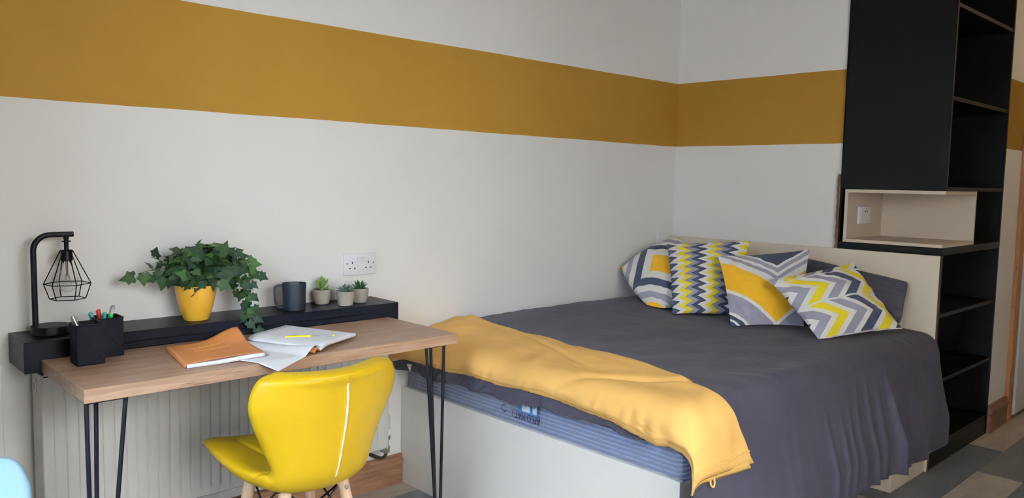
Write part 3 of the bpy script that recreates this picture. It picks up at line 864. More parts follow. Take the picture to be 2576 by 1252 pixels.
# ---- pillows and cushions
def cushion(name, TL, TR, BR, BL, th, mats, parent=None, n=44, seed=0, pinch=.07, rnd=0, ex=.60):
    TL, TR, BR, BL = map(Vector, (TL, TR, BR, BL))
    nrm = ((TR - TL) + (BR - BL)).cross((BL - TL) + (BR - TR)).normalized()
    if nrm.x > 0: nrm = -nrm
    bm = BM(); lay = bm.loops.layers.uv.verify()
    def P(u, v, sgn):
        # pull the edges in between the corners
        u2 = u - pinch * (u - .5) * 2 * (1 - (2 * v - 1) ** 2) * .5 * 1
        v2 = v - pinch * (v - .5) * 2 * (1 - (2 * u - 1) ** 2) * .5 * 1
        if rnd:
            c_ = rnd * (abs(2*u-1) * abs(2*v-1)) ** 3; u2 += (.5 - u2) * c_; v2 += (.5 - v2) * c_
        p = TL.lerp(TR, u2).lerp(BL.lerp(BR, u2), v2)
        a = max(0, 1 - abs(2 * u - 1) ** 2.3); b = max(0, 1 - abs(2 * v - 1) ** 2.3)
        h = (a * b) ** ex
        w = .010 * noise.noise(Vector((u * 4, v * 4, seed + sgn))) * (a * b) ** .3
        edge = 1 - min(a, b)
        w += .010 * noise.noise(Vector((u * 13, v * 13, seed + 4))) * edge * (a * b) ** .25 * 2 - .006 * abs(noise.noise(Vector((u * 7 + v * 5, v * 8 - u * 4, seed + 9)))) * (a * b) ** .3
        return p + nrm * sgn * (th / 2 * h) + nrm * w
    for sgn in (1, -1):
        V = [[bm.verts.new(P(i / n, j / n, sgn)) for j in range(n + 1)] for i in range(n + 1)]
        for i in range(n):
            for j in range(n):
                q = [(i, j), (i, j+1), (i+1, j+1), (i+1, j)]
                f = bm.faces.new([V[a][b] for a, b in q]); f.material_index = 0
                for l, (a, b) in zip(f.loops, q): l[lay].uv = (a / n, b / n)
    bmesh.ops.remove_doubles(bm, verts=bm.verts, dist=.0005)
    bmesh.ops.recalc_face_normals(bm, faces=bm.faces)
    # keep it above the duvet
    for v in bm.verts:
        zt = topz(v.co.x, v.co.y) + .009
        if v.co.z < zt: v.co.z = zt
        if v.co.x > 3.094: v.co.x = 3.094
        if v.co.y > -.006: v.co.y = -.006
    return obj(name, bm, mats, parent, True, angle=80)
tag(cushion('bed_pillow', (3.02, -.10, .86), (3.04, -.70, .93), (2.97, -.70, .68), (2.90, -.06, .68), .12, M['pillow'], seed=31, rnd=.14), 'charcoal pillow in the corner, hidden behind the patterned cushions', 'pillow', 'grey pillows against the headboard')
tag(cushion('bed_pillow', (3.03, -.80, .955), (3.045, -1.375, .872), (2.975, -1.375, .675), (2.95, -.80, .675), .13, M['pillow'], seed=32, rnd=.09), 'charcoal pillow at the open side of the bed, behind the chevron cushion', 'pillow', 'grey pillows against the headboard')
G = 'patterned cushions on the bed'
tag(cushion('cushion', (2.62, -.045, .838), (2.93, -.19, .997), (2.74, -.50, .74), (2.503, -.34, .662), .16, M['c_squares'], seed=1, pinch=-.14, ex=.62), 'cushion with navy concentric squares around an orange square, nearest the wall', 'cushion', G)
tag(cushion('cushion', (2.68, -.29, .980), (2.85, -.667, 1.015), (2.69, -.715, .664), (2.468, -.489, .662), .13, M['c_zigzag'], seed=2, pinch=.03), 'cushion with upright zigzag stripes in yellow, navy and lavender', 'cushion', G)
tag(cushion('cushion', (2.58, -.656, .952), (2.85, -.977, .995), (2.66, -1.06, .664), (2.394, -.852, .662), .115, M['c_vee'], seed=3, pinch=.05, ex=.85), 'cushion with a wide orange V and a navy triangle at the top', 'cushion', G)
tag(cushion('cushion', (2.50, -.963, .876), (2.80, -1.208, .957), (2.80, -1.43, .693), (2.41, -1.25, .662), .15, M['c_blocks'], seed=4, pinch=.05, ex=.75), 'tilted cushion with broken chevron bars, nearest the open side of the bed', 'cushion', G)

# ================================================================== TALL SHELF UNIT
tw = empty('shelf_tower', (3.54, -1.22, 0), 'tall black open shelf unit at the head of the bed', 'shelving')
TX0, TX1, TY0, TY1, TT = 3.118, 3.962, -.990, -1.463, .018
def part(name, a, b, m='tower', bev=.0008, parent=tw, label=None):
    bm = BM(); box(bm, a, b, bev); o = obj(name, bm, M[m], parent, False)
    if label: o['label'] = label
    return o
part('side_panel', (TX0, TY0, 1.281), (TX0 + TT, TY1, 2.70))
part('side_panel', (TX0, TY0, 0), (TX0 + TT, TY1, .990))
part('side_panel', (TX1 - TT, TY0, 0), (TX1, TY1, 2.70))
part('back_panel', (TX0, TY0 + .004, 0), (TX1, TY0 - .004, 2.70))
part('mid_slab', (TX0 - .004, TY0, .9915), (TX1 - TT, TY1 - .004, 1.0240), bev=.001)
part('upper_base', (TX0 + TT, TY0, 1.2800), (TX1 - TT, TY1, 1.2980))
for z in (1.700, 2.106): part('shelf', (TX0 + TT, TY0, z - TT), (TX1 - TT, TY1 + .003, z))
for z in (.722, .412, .110): part('shelf', (TX0 + TT, TY0, z - TT), (TX1 - TT, TY1 + (.003 if z > .2 else 0), z))
part('kick_board', (TX0 + TT, TY1 + TT + .002, 0), (TX1 - TT, TY1 + .002, .092))
part('top_panel', (TX0, TY0, 2.70), (TX1, TY1, 2.718))
bm = BM()
def chip(i, j):
    z = .992 + .36 * j
    return Vector((3.1185 - .004 * i + .002 * noise.noise(Vector((0, z * 40, i * 3))), -.973 - .013 * i + .0025 * noise.noise(Vector((z * 30, 0, i))) * (1 - i), z))
grid(bm, chip, 3, 120); o = obj('rough_edge', bm, M['edge_raw'], tw, False); solid(o, .006, 0); tag(o, 'rough brown unfinished edge strip')
# cream niche
nz0, nz1, nx1, nT = 1.0245, 1.2795, 3.546, .0155
ny0, ny1 = -1.0115, -1.4625
nx0 = TX0 - .001
nb_ = empty('niche_box', (3.33, -1.24, nz0), 'cream box niche open at the corner of the black shelf unit', 'niche')
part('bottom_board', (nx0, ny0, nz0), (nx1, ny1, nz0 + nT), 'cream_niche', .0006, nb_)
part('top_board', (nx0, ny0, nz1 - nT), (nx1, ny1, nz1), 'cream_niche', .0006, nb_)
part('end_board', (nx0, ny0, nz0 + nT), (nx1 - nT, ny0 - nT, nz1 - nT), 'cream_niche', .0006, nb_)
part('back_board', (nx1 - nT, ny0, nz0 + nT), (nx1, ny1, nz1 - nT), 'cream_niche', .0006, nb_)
# ---- sockets
def uk_slots(bm, f, cx, cz):
    for dx_, dz_, w_, h_ in ((0, .013, .0042, .008), (-.011, -.009, .0065, .0042), (.011, -.009, .0065, .0042)):
        f(bm, cx + dx_, cz + dz_, w_, h_)
so = empty('wall_socket', (1.011, 0, .946), 'white double power socket on the wall above the three succulents', 'socket')
bm = BM(); box(bm, (.938, -.011, .9035), (1.084, 0, .9895), .003, 2); pltf = obj('face_plate', bm, M['plastic_white'], so)
for cx_ in (.938 + .036, 1.084 - .036):
    bm = BM(); uk_slots(bm, lambda b, x, z, w_, h_: box(b, (x - w_/2, -.0116, z - h_/2), (x + w_/2, -.0105, z + h_/2)), cx_, .940); obj('pin_holes', bm, M['slot'], pltf, False)
for cx_ in (.950, 1.072):
    bm = BM(); lathe(bm, [(.0025, 0), (.0025, .0008)], (cx_, -.011, .950), 10, axis=(0, -1, 0)); obj('screw', bm, M['slot'], pltf)
for cx_ in (1.002, 1.020):
    bm = BM(); prism(bm, [(cx_ - .0065, -.011, .956), (cx_ - .0065, -.0125, .956), (cx_ - .0065, -.0165, .973), (cx_ - .0065, -.011, .975)], (.013, 0, 0)); bmesh.ops.recalc_face_normals(bm, faces=bm.faces); obj('rocker', bm, M['plastic_white'], so, False)
so = empty('wall_switch', (3.028, 0, .957), 'small white single switch plate above the bed in the room corner', 'switch')
bm = BM(); box(bm, (2.984, -.010, .914), (3.070, 0, .999), .003, 2); p_ = obj('face_plate', bm, M['plastic_white'], so)
bm = BM(); prism(bm, [(3.019, -.010, .944), (3.019, -.015, .944), (3.019, -.0115, .966), (3.019, -.010, .966)], (.016, 0, 0)); bmesh.ops.recalc_face_normals(bm, faces=bm.faces); obj('rocker', bm, M['gloss_white'], so, False)
for cx_ in (2.995, 3.059):
    bm = BM(); lathe(bm, [(.0022, 0), (.0022, .0008)], (cx_, -.010, .9565), 10, axis=(0, -1, 0)); obj('screw', bm, M['slot'], p_)
so = empty('niche_socket', (3.31, ny0 - nT, 1.15), 'white power and USB socket plate inside the cream niche', 'socket')
py = ny0 - nT
bm = BM(); box(bm, (3.232, py - .010, 1.108), (3.378, py, 1.194), .003, 2); p_ = obj('face_plate', bm, M['plastic_white'], so)
for x_ in (3.262, 3.352):
    bm = BM(); box(bm, (x_, py - .0135, 1.160), (x_ + .006, py - .010, 1.182), .001); obj('rocker', bm, M['gloss_white'], so, False)
bm = BM()
for x_ in (3.300, 3.318): box(bm, (x_, py - .0106, 1.166), (x_ + .007, py - .0095, 1.174))
box(bm, (3.309, py - .0106, 1.181), (3.313, py - .0095, 1.186)); obj('pin_holes', bm, M['slot'], p_, False)

# ---- fridge beyond the partition
fr = empty('fridge', (4.66, -1.25, 0), 'white undercounter fridge beyond the partition at the right edge', 'fridge')
part('body', (4.346, -1.02, .05), (4.93, -1.41, .93), 'fridge', .004, fr)
part('door', (4.346, -1.418, .028), (4.93, -1.492, .925), 'fridge', .006, fr)
for x_ in (4.37, 4.89):
    for y_ in (-1.05, -1.38):
        bm = BM(); lathe(bm, [(.015, 0), (.015, .01), (.008, .012), (.008, .055)], (x_, y_, 0), 12); obj('foot', bm, M['slot'], fr)

# ================================================================== LAMP
lc = (-.1025, -.082)
lamp = empty('table_lamp', (lc[0], lc[1], .811), 'black table lamp with geometric wire cage shade at the left end of the ledge', 'lamp')
bm = BM(); lathe(bm, [(.0515, .8112), (.053, .8125), (.053, .8335), (.0515, .8355), (.0005, .8357)], (lc[0], lc[1], 0), 48, (True, True)); obj('base', bm, M['black_metal'], lamp)
px_ = -.1425
bm = BM(); tube(bm, [(px_, -.082, .835), (px_, -.082, .95), (px_, -.082, 1.058)] + [(px_ + .046 * (1 - cos(a)), -.082, 1.058 + .046 * sin(a)) for a in [R(k) for k in range(10, 91, 10)]] + [(-.07, -.082, 1.104), (-.036, -.082, 1.104)], .0080, 14); obj('pole', bm, M['black_metal'], lamp)
sx_ = -.0555
bm = BM(); lathe(bm, [(.0065, 1.058), (.0065, 1.088), (.0075, 1.090), (.0075, 1.10)], (sx_, -.082, 0), 14); lathe(bm, [(.002, -.012), (.002, .012)], (sx_, -.082, 1.083), 6, axis=(1, 0, 0)); obj('stem', bm, M['black_metal'], lamp)
bm = BM(); lathe(bm, [(.0155, 1.025), (.0160, 1.0265), (.0160, 1.053), (.0140, 1.0565), (.001, 1.058)], (sx_, -.082, 0), 24); obj('lamp_holder', bm, M['black_metal'], lamp)
sh = obj('shade', (lambda b: ([tube(b, [(sx_ + r0*cos(a), -.082 + r0*sin(a), z0), (sx_ + r1*cos(a + da), -.082 + r1*sin(a + da), z1)], .0015, 6) for a in [R(38 + 60*k) for k in range(6)] for (r0, z0, r1, z1, da) in ((.016, 1.056, .063, .956, 0), (.063, .956, .063, .956, R(60)), (.063, .956, .048, .911, 0), (.048, .911, .048, .911, R(60)), (.016, 1.056, .016, 1.056, R(60)))], b)[-1])(BM()), M['black_metal'], lamp)
tag(sh, 'open wire cage shade')
bm = BM(); lathe(bm, [(.010, 1.024), (.0115, 1.010), (.016, .998), (.0245, .982), (.0285, .966), (.0270, .950), (.019, .938), (.008, .933), (.0005, .932)], (sx_, -.082, 0), 28, (False, True)); bmesh.ops.recalc_face_normals(bm, faces=bm.faces)
bu = obj('bulb', bm, M['glass'], lamp); solid(bu, .0008)
bm = BM(); lathe(bm, [(.004, 1.024), (.003, .985), (.001, .980)], (sx_, -.082, 0), 8)
for k in range(5):
    a = 2*pi*k/5; b_ = a + .6; tube(bm, [(sx_ + .004*cos(a), -.082 + .004*sin(a), .984), (sx_ + .012*cos(b_), -.082 + .012*sin(b_), .955), (sx_ + .004*cos(a+.9), -.082 + .004*sin(a+.9), .984)], .0005, 4)
obj('filament', bm, M['filament'], bu)

# ================================================================== IVY
ic = Vector((.318, -.108, .811))
ivy = empty('potted_ivy', ic, 'green trailing ivy in a round yellow pot on the ledge', 'plant')
bm = BM(); lathe(bm, [(.034, 0), (.038, .001), (.046, .022), (.056, .055), (.0625, .088), (.0655, .114), (.0650, .1165), (.0625, .1165), (.0605, .100), (.0001, .098)], ic, 48); 
for f in bm.faces:
    if all((v.co.z - ic.z) < .1005 and (v.co.z - ic.z) > .0975 for v in f.verts): f.material_index = 1
obj('pot', bm, [M['pot_yellow'], M['soil']], ivy)
def leaf_mesh(kind):
    bm = BM(); lay = bm.loops.layers.uv.verify()
    # ivy: five pointed lobes around the heart at the origin, stalk towards -x
    out = [(-.10, .0), (-.28, .20), (-.24, .44), (.04, .42), (.22, .64), (.46, .36), (1.0, 0.0)]
    if kind == 1: out = [(-.08, .0), (-.26, .26), (-.14, .52), (.10, .42), (.36, .58), (.50, .30), (1.05, .03)]
    pts = out + [(x, -y) for x, y in reversed(out[1:-1])]
    z = lambda x, y: -.14 * x * x - .38 * y * y + .20 * abs(y)
    c = bm.verts.new((.05, 0, .035)); vs = [bm.verts.new((x, y, z(x, y))) for x, y in pts]
    for i in range(len(vs)):
        a, b = vs[i], vs[(i+1) % len(vs)]
        f = bm.faces.new([c, a, b])
        for l in f.loops:
            l[lay].uv = (0 if l.vert is c else 1.0, 0)
        # subdivide once for the pointed outline
    me = bpy.data.meshes.new('leaf'); bm.to_mesh(me); bm.free(); me.materials.append(M['ivy'])
    for p in me.polygons: p.use_smooth = True
    return me
LM = [leaf_mesh(0), leaf_mesh(1)]
rng = random.Random(11)
ivy_inv = chain(ivy).inverted()
def put_leaf(pos, dirn, up, size):
    d = Vector(dirn).normalized(); u = Vector(up); u = (u - d * u.dot(d)).normalized(); s = u.cross(d)
    o = bpy.data.objects.new('leaf', LM[rng.randint(0, 1)]); C.objects.link(o); o.parent = ivy
    Mx = Matrix(((d.x, s.x, u.x, pos[0]), (d.y, s.y, u.y, pos[1]), (d.z, s.z, u.z, pos[2]), (0, 0, 0, 1))) @ Matrix.Diagonal((size, size * rng.uniform(.85, 1.15), size, 1))
    Mx = ivy_inv @ Mx
    o.matrix_basis = Mx
    return o
stems = []
camdir = Vector((-.68, -.72, .12))
def vine(pts, every=.022, size=.024, n=6, spread=1.0):
    P = spl(pts, n); stems.append(P); acc = 0; side = 1
    for i in range(1, len(P)):
        acc += (P[i] - P[i-1]).length
        if acc >= every:
            acc = 0; side = -side
            t = (P[i] - P[i-1]).normalized()
            sd = t.cross(camdir).normalized() * side
            off = (sd * rng.uniform(.5, 1.0) + camdir * rng.uniform(0, .6)) * .012 * spread
            up = camdir + Vector((rng.uniform(-.6, .6), rng.uniform(-.6, .6), rng.uniform(-.1, .9)))
            q = P[i] + off; q.y = min(q.y, -.022)
            put_leaf(q, sd * .8 + t * .5 + Vector((0, 0, -.35)), up, size * rng.uniform(.9, 1.4))
            stems.append([P[i], P[i].lerp(q, .5) + Vector((0, 0, .003)), q])
# dense crown
for k in range(200):
    a = rng.uniform(0, 2*pi); ph = rng.uniform(-.35, 1.0)
    rx, ry2, rz = .118, .078, .100
    x = cos(a) * math.sqrt(max(0, 1 - min(1, ph*ph)) ) ; yv = sin(a) * math.sqrt(max(0, 1 - min(1, ph*ph)))
    rr = rng.uniform(.62, 1.0)
    p = ic + Vector((x * rx * rr + .012, yv * ry2 * rr, .158 + ph * rz * rr * .92))
    if p.y > -.03: p.y = -.03 - rng.uniform(0, .02)
    out = (p - (ic + Vector((0, 0, .12)))).normalized()
    up = out + camdir * .5 + Vector((rng.uniform(-.5, .5), rng.uniform(-.5, .5), rng.uniform(-.2, .5)))
    dr = Vector((rng.uniform(-1, 1), rng.uniform(-.6, .3), rng.uniform(-.9, .25))) + out * .4
    put_leaf(p, dr, up, rng.uniform(.027, .042))
    if k % 3 == 0: stems.append([ic + Vector((rng.uniform(-.03, .03), rng.uniform(-.03, .03), .10)), ic + Vector((x*.05, yv*.04, .15)), p])
c0 = ic + Vector((0, 0, .12))
vine([c0, ic + Vector((-.10, .02, .165)), ic + Vector((-.155, .01, .168)), ic + Vector((-.19, .0, .150)), ic + Vector((-.205, -.005, .140))], .030, .030)
vine([c0, ic + Vector((-.09, 0, .150)), ic + Vector((-.135, -.01, .138)), ic + Vector((-.165, -.01, .140))], .032, .028)
vine([c0, ic + Vector((-.10, .01, .195)), ic + Vector((-.14, .0, .215))], .028, .028)
vine([c0, ic + Vector((.08, 0, .205)), ic + Vector((.14, -.01, .200)), ic + Vector((.19, -.015, .165)), ic + Vector((.212, -.02, .125))], .018, .026)
vine([c0, ic + Vector((.09, -.01, .215)), ic + Vector((.13, -.02, .195)), ic + Vector((.165, -.03, .150)), ic + Vector((.165, -.05, .09)), ic + Vector((.155, -.08, .035)), ic + Vector((.155, -.10, -.005)), ic + Vector((.15, -.105, -.04))], .016, .027)
vine([c0, ic + Vector((.09, -.02, .190)), ic + Vector((.12, -.03, .150)), ic + Vector((.14, -.04, .10)), ic + Vector((.145, -.07, .05)), ic + Vector((.13, -.095, .010)), ic + Vector((.125, -.105, -.020))], .019, .026)
vine([c0, ic + Vector((.08, .01, .19)), ic + Vector((.13, .01, .16)), ic + Vector((.15, .0, .12)), ic + Vector((.13, .0, .085))], .016, .026)
vine([c0, ic + Vector((.10, .0, .21)), ic + Vector((.17, .0, .19)), ic + Vector((.185, -.01, .15)), ic + Vector((.18, -.01, .10))], .018, .027)
vine([c0, ic + Vector((.02, -.05, .145)), ic + Vector((.04, -.078, .125)), ic + Vector((.045, -.085, .105))], .02, .026)
vine([c0, ic + Vector((-.02, -.05, .15)), ic + Vector((-.04, -.075, .115))], .022, .026)
bm = BM()
for P in stems: tube(bm, P, .0011, 4, caps=False)
tag(obj('stems', bm, M['stem'], ivy, True), 'thin green vine stems', kind='stuff')

bm = BM(); tube(bm, spl([ic + Vector((-.012, -.060, .116)), ic + Vector((-.020, -.069, .112)), ic + Vector((-.030, -.068, .098))], 4), .0012, 5)
prism(bm, [ic + Vector((-.030, -.0675, .099)), ic + Vector((-.0385, -.066, .092)), ic + Vector((-.044, -.0645, .084)), ic + Vector((-.033, -.067, .091))], (0, -.0008, 0))
tag(obj('dry_leaf', bm, plain('dry_leaf', (.06, .035, .012, 1), .7, .2), ivy), 'withered brown leaf hanging over the pot rim')
# ================================================================== MUG
mc = Vector((.664, -.122, .811))
mug = empty('mug', mc, 'dark navy mug with a large squared handle on the ledge', 'mug')
bm = BM(); lathe(bm, [(.036, .0005), (.0395, .003), (.0405, .03), (.0425, .094), (.0420, .0975), (.0405, .0975), (.0395, .092), (.038, .03), (.036, .008), (.0005, .007)], mc, 48); obj('body', bm, M['mug'], mug)
hd = Vector((-.90, .43, 0)).normalized(); wd = hd.cross(Vector((0, 0, 1)))
cen = spl([mc + hd * .036 + Vector((0, 0, .088)), mc + hd * .052 + Vector((0, 0, .090)), mc + hd * .066 + Vector((0, 0, .080)), mc + hd * .0670 + Vector((0, 0, .050)), mc + hd * .063 + Vector((0, 0, .024)), mc + hd * .052 + Vector((0, 0, .012)), mc + hd * .036 + Vector((0, 0, .010))], 6)
rings = []
for i, p in enumerate(cen):
    t = (cen[min(i+1, len(cen)-1)] - cen[max(i-1, 0)]).normalized(); nn = t.cross(wd).normalized()
    rings.append([p + wd * (.0095 * cx_) + nn * (.0040 * cy_) for cx_, cy_ in ((-1, -.6), (-.7, -1), (.7, -1), (1, -.6), (1, .6), (.7, 1), (-.7, 1), (-1, .6))])
bm = BM(); ring_loft(bm, rings); bmesh.ops.recalc_face_normals(bm, faces=bm.faces); obj('handle', bm, M['mug'], mug)

# ================================================================== SUCCULENTS
def succ(c, mat, label, kind, s=1.0):
    c = Vector(c); e = empty('potted_succulent', c, label, 'plant', 'small succulents in concrete pots on the ledge')
    bm = BM(); lathe(bm, [(.022, 0), (.0255, .002), (.0315, .022), (.0345, .042), (.0345, .054), (.0325, .0555), (.030, .052), (.0005, .048)], c, 32)
    for f in bm.faces:
        if all(.046 < v.co.z - c.z < .0525 for v in f.verts): f.material_index = 1
    obj('pot', bm, [M['concrete'], M['soil']], e)
    bm = BM(); lay = bm.loops.layers.uv.verify()
    n = 8
    prof = {'round': [(0, .10), (.25, .26), (.55, .46), (.80, .44), (.95, .22), (1.0, .02)], 'point': [(0, .12), (.3, .22), (.6, .20), (.85, .10), (1.0, .01)], 'flat': [(0, .14), (.3, .28), (.6, .32), (.82, .20), (.93, .08), (1.0, .01)]}[kind]
    for x, w in prof: pass
    rings = []
    for x, w in prof:
        rings.append([(x, w * .5 * cos(2*pi*j/n), (.07 * w * 2 + .01) * sin(2*pi*j/n) * 1.1 + .10 * x * x) for j in range(n)])
    L = ring_loft(bm, rings)
    for f in bm.faces:
        for l in f.loops: l[lay].uv = (min(1, l.vert.co.x * (1.0 if kind != 'round' else .9)), 0)
    me = bpy.data.meshes.new('leaf'); bm.to_mesh(me); bm.free(); me.materials.append(mat)
    for p in me.polygons: p.use_smooth = True
    layers = {'round': [(5, 22, .030, .052), (5, 45, .034, .060), (4, 38, .030, .070), (3, 62, .026, .078)], 'point': [(8, 30, .036, .050), (7, 52, .036, .052), (5, 68, .030, .054), (3, 82, .024, .056)], 'flat': [(8, 10, .034, .054), (7, 26, .029, .058), (5, 45, .022, .062), (3, 65, .014, .064)]}[kind]
    inv = chain(e).inverted(); r_ = random.Random(int(c.x * 1000))
    for li, (k, el, ln, h) in enumerate(layers):
        for i in range(k):
            a = 2*pi*(i + .5 * li) / k + r_.uniform(-.15, .15); el2 = R(el + r_.uniform(-6, 6))
            d = Vector((cos(a) * cos(el2), sin(a) * cos(el2), sin(el2))); s_ = Vector((-sin(a), cos(a), 0)); u = d.cross(s_)
            L_ = ln * s * r_.uniform(.9, 1.1); p = c + Vector((cos(a) * .003, sin(a) * .003, h))
            o = bpy.data.objects.new('leaf', me); C.objects.link(o); o.parent = e
            o.matrix_basis = inv @ (Matrix(((d.x, s_.x, u.x, p.x), (d.y, s_.y, u.y, p.y), (d.z, s_.z, u.z, p.z), (0, 0, 0, 1))) @ Matrix.Diagonal((L_, L_, L_, 1)))
    bm = BM(); tube(bm, [c + Vector((0, 0, .046)), c + Vector((0, 0, layers[-1][3]))], .006, 8); obj('stem', bm, mat, e)
succ((.812, -.058, .811), M['succ_lime'], 'succulent with rounded lime green leaves in a concrete pot, next to the mug', 'round')
succ((.862, -.145, .811), M['succ_grey'], 'low grey-green succulent rosette in a concrete pot, middle and foremost of three', 'flat')
succ((.945, -.110, .811), M['succ_dark'], 'succulent with pointed dark green upright leaves in a concrete pot, rightmost of three', 'point', 1.05)

# ================================================================== PEN HOLDERS + PENS
def holder(x0, y0, label):
    w, h, z = .0705, .112, .7597
    e = empty('pen_holder', (x0 + w/2, y0 + w/2, z), label, 'pen holder', 'black square pen holders on the desk')
    bm = BM(); t = .0025
    box(bm, (x0, y0, z + .0003), (x0 + w, y0 + w, z + .004), .0008); obj('bottom', bm, M['black_lam'], e)
    for a, b in [((x0, y0, z), (x0 + w, y0 + t, z + h)), ((x0, y0 + w - t, z), (x0 + w, y0 + w, z + h)), ((x0, y0 + t, z), (x0 + t, y0 + w - t, z + h)), ((x0 + w - t, y0 + t, z), (x0 + w, y0 + w - t, z + h))]:
        bm = BM(); box(bm, (a[0], a[1], a[2] + .004), b, .0006); obj('side_wall', bm, M['black_lam'], e)
    bm = BM(); r = .0007
    q = [(x0, y0), (x0 + w, y0), (x0 + w, y0 + w), (x0, y0 + w)]
    for i in range(4):
        (ax, ay), (bx, by) = q[i], q[(i+1) % 4]
        tube(bm, [(ax, ay, z + h), (bx, by, z + h)], .0018, 6)
    for (ax, ay), (bx, by) in ((q[0], q[1]), (q[3], q[0])):
        tube(bm, [(ax, ay, z + h - .004), (bx, by, z + .006)], r, 5); tube(bm, [(bx, by, z + h - .004), (ax, ay, z + .006)], r, 5)
    obj('wire_trim', bm, M['black_metal'], e)
holder(-.1035, -.3555, 'black square pen holder nearer the desk edge, holding one silver pen')
holder(-.0305, -.2785, 'black square pen holder behind the other, full of coloured pens')
def pen(tip, top, m, label, cap=None, grp='pens in the holders'):
    a, b = Vector(tip), Vector(top); e = empty('pen', a, label, 'pen', grp)
    bm = BM(); tube(bm, [a, a.lerp(b, .06), a.lerp(b, .10), a.lerp(b, .72)], [.0008, .003, .0040, .0040], 12); obj('barrel', bm, M['clear'], e)
    bm = BM(); tube(bm, [a.lerp(b, .68), a.lerp(b, .69), a.lerp(b, .985), b], [.0040, .0052, .0052, .0034], 12); obj('cap', bm, m, e)
    d = (b - a).normalized(); s = d.cross(Vector((.7, .7, 0))).normalized()
    bm = BM(); tube(bm, [a.lerp(b, .97) + s * .004, a.lerp(b, .96) + s * .0080, a.lerp(b, .80) + s * .0076], .0014, 6); obj('clip', bm, cap or m, e)
pen((-.060, -.345, .768), (-.100, -.305, .893), M['steel'], 'silver capped pen leaning left in the nearer pen holder', M['clear'])
pen((.006, -.262, .768), (-.0335, -.222, .886), M['teal'], 'clear and teal pen leaning left in the rear pen holder')
pen((.005, -.240, .768), (-.012, -.226, .893), M['red'], 'red capped pen in the rear pen holder')
pen((-.012, -.222, .768), (-.004, -.262, .888), M['teal'], 'teal translucent pen upright in the rear pen holder', M['clear'])
pen((.000, -.225, .768), (.013, -.262, .880), M['green'], 'bright green capped pen in the rear pen holder')
pen((-.010, -.255, .768), (.030, -.222, .900), M['clear'], 'clear silver pen leaning right in the rear pen holder', M['steel'])

# ================================================================== NOTEBOOKS
ZD = .7597
nbk = empty('notebook', (.42, -.45, ZD), 'open notebook with blank white pages, its near page curling over the desk edge', 'notebook', 'orange notebooks on the desk')
sp0, sp1 = Vector((.395, -.321, 0)), Vector((.505, -.589, 0))
ex = Vector((.186, .100, 0))
def page(o0, o1, d, zf, n=26, th=0):
    bm = BM()
    def f(i, j): 
        p = o0.lerp(o1, j) + d * i; p.z = zf(i, j) + th; return p
    grid(bm, f, n, 14); return bm
def zr(i, j): return ZD + .0035 + .009 * (sin(min(1, i * 4) * pi / 2)) * (1 - i * .25) * 1.0
# right block of pages
bm = BM()
def fr_(i, j): p = sp0.lerp(sp1, j) + ex * 1.0 * i; p.z = zr(i, j); return p
grid(bm, fr_, 26, 10)
ob = obj('page_block', bm, M['paper'], nbk, True, angle=60); solid(ob, .009, -1)
bm = BM()
def fr2(i, j): p = sp0.lerp(sp1, j) + ex * (.995 * i + .01); p.z = zr(i, j) + .0008 + .002 * i; return p
grid(bm, fr2, 26, 10); obj('top_page', bm, M['paper'], nbk, True)
# left leaf: rises off the spine, drapes and its front corner curls out over the desk edge
def fl(i, j):
    p = sp0.lerp(sp1, j) - ex * 1.02 * i
    lift = .010 * sin(min(1, i * 2.4) * pi) + .016 * math.exp(-((i - .12) / .16) ** 2) * j ** 3
    edge = sst(.72, 1.0, j) * sst(.25, 1, i)
    p.z = ZD + .004 + lift * (1 - .4 * i) - .006 * i * (1 - edge) + .0 * edge 
    p.z = max(p.z, ZD + .0045) - max(0, -.622 - p.y) * .22
    return p
bm = BM(); grid(bm, fl, 34, 34); lf = obj('left_leaf', bm, M['paper'], nbk, True); solid(lf, .0012, -1)
bm = BM()
def fl2(i, j):
    p = sp0.lerp(sp1, j) - ex * .16 * i; p.z = ZD + .0012 + .010 * sin(i * pi) * j + .002; return p
grid(bm, fl2, 12, 14); o_ = obj('cover_fold', bm, M['orange'], nbk, True); solid(o_, .0010, -1); tag(o_, 'orange cover showing under the lifted page')

nb2 = empty('notebook', (.24, -.43, ZD), 'closed orange notebook with a curled back corner beside the open one', 'notebook', 'orange notebooks on the desk')
A, B_, C_, D_ = Vector((.113, -.557, 0)), Vector((.335, -.571, 0)), Vector((.375, -.290, 0)), Vector((.155, -.293, 0))
# order: front-left, front-right, back-right, back-left; spine on the left
def q2(u, v): return A.lerp(B_, u).lerp(D_.lerp(C_, u), v)
def curl(u, v): return .030 * sst(.45, 1.25, u * .9 + v * .75 - .40) * sst(.5, 1, v) * sst(.3, 1, u)
def over(u, v): return 0.0045 * max(0, sin(pi * min(1, u * 1.05))) * max(0, 1 - v * 2.5)
zb = ZD + (.0035 if False else .0002)
def lean(u, v): return .006 * sst(.35, .9, u)   # rests on the open notebook at its right
bm = BM()
grid(bm, lambda u, v: q2(.01 + u * .985, .004 + v * .99) + Vector((0, 0, zb + .0105 + curl(u, v) * .85 + lean(u, v))), 26, 26)
ob = obj('page_block', bm, M['paper_edge'], nb2, True, angle=60); solid(ob, .0098, -1)
bm = BM()
grid(bm, lambda u, v: q2(u, v + .004 * (1 - v)) + Vector((0, .0 + .006 * sst(.12, 0, v) * sin(pi * u), zb + .0122 + curl(u, v) + over(u, v) + lean(u, v))), 30, 30)
cv = obj('front_cover', bm, M['orange'], nb2, True); solid(cv, .0007, -1)
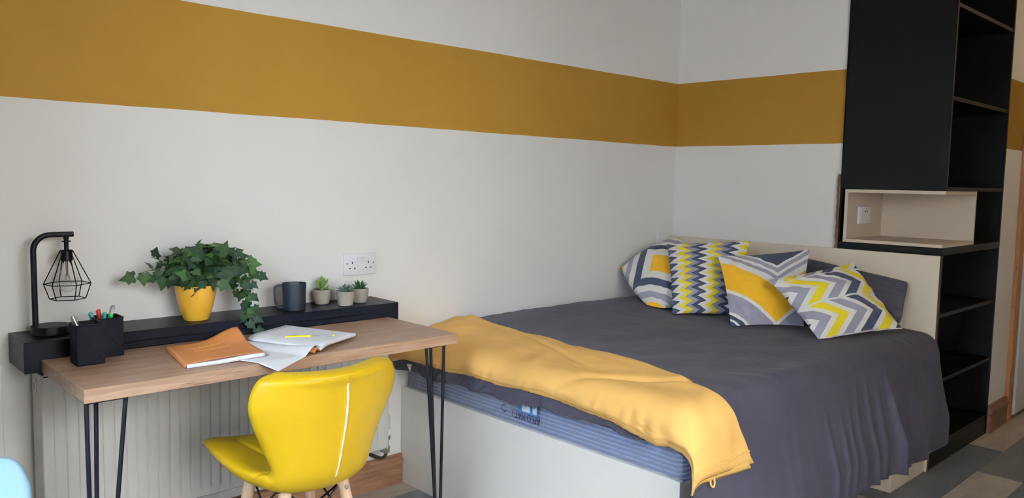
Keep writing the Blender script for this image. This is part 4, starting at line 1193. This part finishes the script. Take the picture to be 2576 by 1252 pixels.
bm = BM(); grid(bm, lambda u, v: q2(-.004, v) + Vector((-.0015 * sin(pi * u), 0, zb + .0003 + .0122 * u)), 6, 10); o_ = obj('spine', bm, M['orange'], nb2); solid(o_, .0008, 0)
bm = BM()
def line3(a, b):
    pts = [q2(lerp(a[0], b[0], k/8), lerp(a[1], b[1], k/8)) + Vector((0, 0, zb + .0124 + curl(lerp(a[0], b[0], k/8), lerp(a[1], b[1], k/8)) + over(lerp(a[0], b[0], k/8), lerp(a[1], b[1], k/8)) + lean(lerp(a[0], b[0], k/8), 0))) for k in range(9)]
    tube(bm, pts, .00035, 4)
for a, b in (((.26, .72), (.26, .56)), ((.72, .74), (.72, .56)), ((.26, .56), (.72, .56)), ((.26, .72), (.72, .74))): line3(a, b)
tag(obj('cover_marks', bm, plain('pale_orange_ink', (.72, .38, .16, 1), .6, .2), nb2), 'faint printed frame on the cover')
# pen lying on the open notebook
pa, pb = Vector((.477, -.415, ZD + .0205)), Vector((.612, -.489, ZD + .0205))
e = empty('gel_pen', pa, 'yellow gel pen with clear barrel lying on the open notebook', 'pen')
L_ = pb - pa
bm = BM(); tube(bm, [pa, pa + L_ * .02, pa + L_ * .28, pa + L_ * .29], [.003, .0046, .0050, .0042], 14); obj('cap', bm, M['ink_yellow'], e)
bm = BM(); tube(bm, [pa + L_ * .29, pa + L_ * .52], .0046, 14); obj('grip', bm, M['ink_yellow'], e)
bm = BM(); tube(bm, [pa + L_ * .52, pa + L_ * .955], .0040, 14); obj('barrel', bm, M['clear'], e)
bm = BM(); tube(bm, [pa + L_ * .955, pa + L_ * .995, pb], [.0043, .0043, .003], 14); obj('end_plug', bm, M['ink_yellow'], e)
bm = BM(); tube(bm, [pa + L_ * .5, pa + L_ * .76], .0015, 8); obj('refill', bm, M['ink_yellow'], e)
bm = BM(); tube(bm, [pa + L_ * .02 + Vector((0, 0, .004)), pa + L_ * .04 + Vector((0, 0, .0065)), pa + L_ * .26 + Vector((0, 0, .0062))], .0012, 6); obj('clip', bm, M['steel'], e)

# ceiling light over the far side of the room
cl = empty('ceiling_light', (4.75, -2.4, ZC), 'round warm ceiling light near the kitchen side', 'lamp')
bm = BM(); lathe(bm, [(.14, -.03), (.15, -.02), (.15, 0)], (4.75, -2.4, ZC - .001), 32); obj('base', bm, M['gloss_white'], cl)
k = MT('lit_diffuser', (1, .9, .7, 1), .5); k.b.inputs['Emission Color'].default_value = (1, .66, .28, 1); k.b.inputs['Emission Strength'].default_value = 32
bm = BM(); lathe(bm, [(.002, -.075), (.06, -.07), (.11, -.055), (.135, -.031)], (4.75, -2.4, ZC - .001), 32, (True, False)); bmesh.ops.recalc_face_normals(bm, faces=bm.faces); obj('diffuser', bm, k.m, cl)
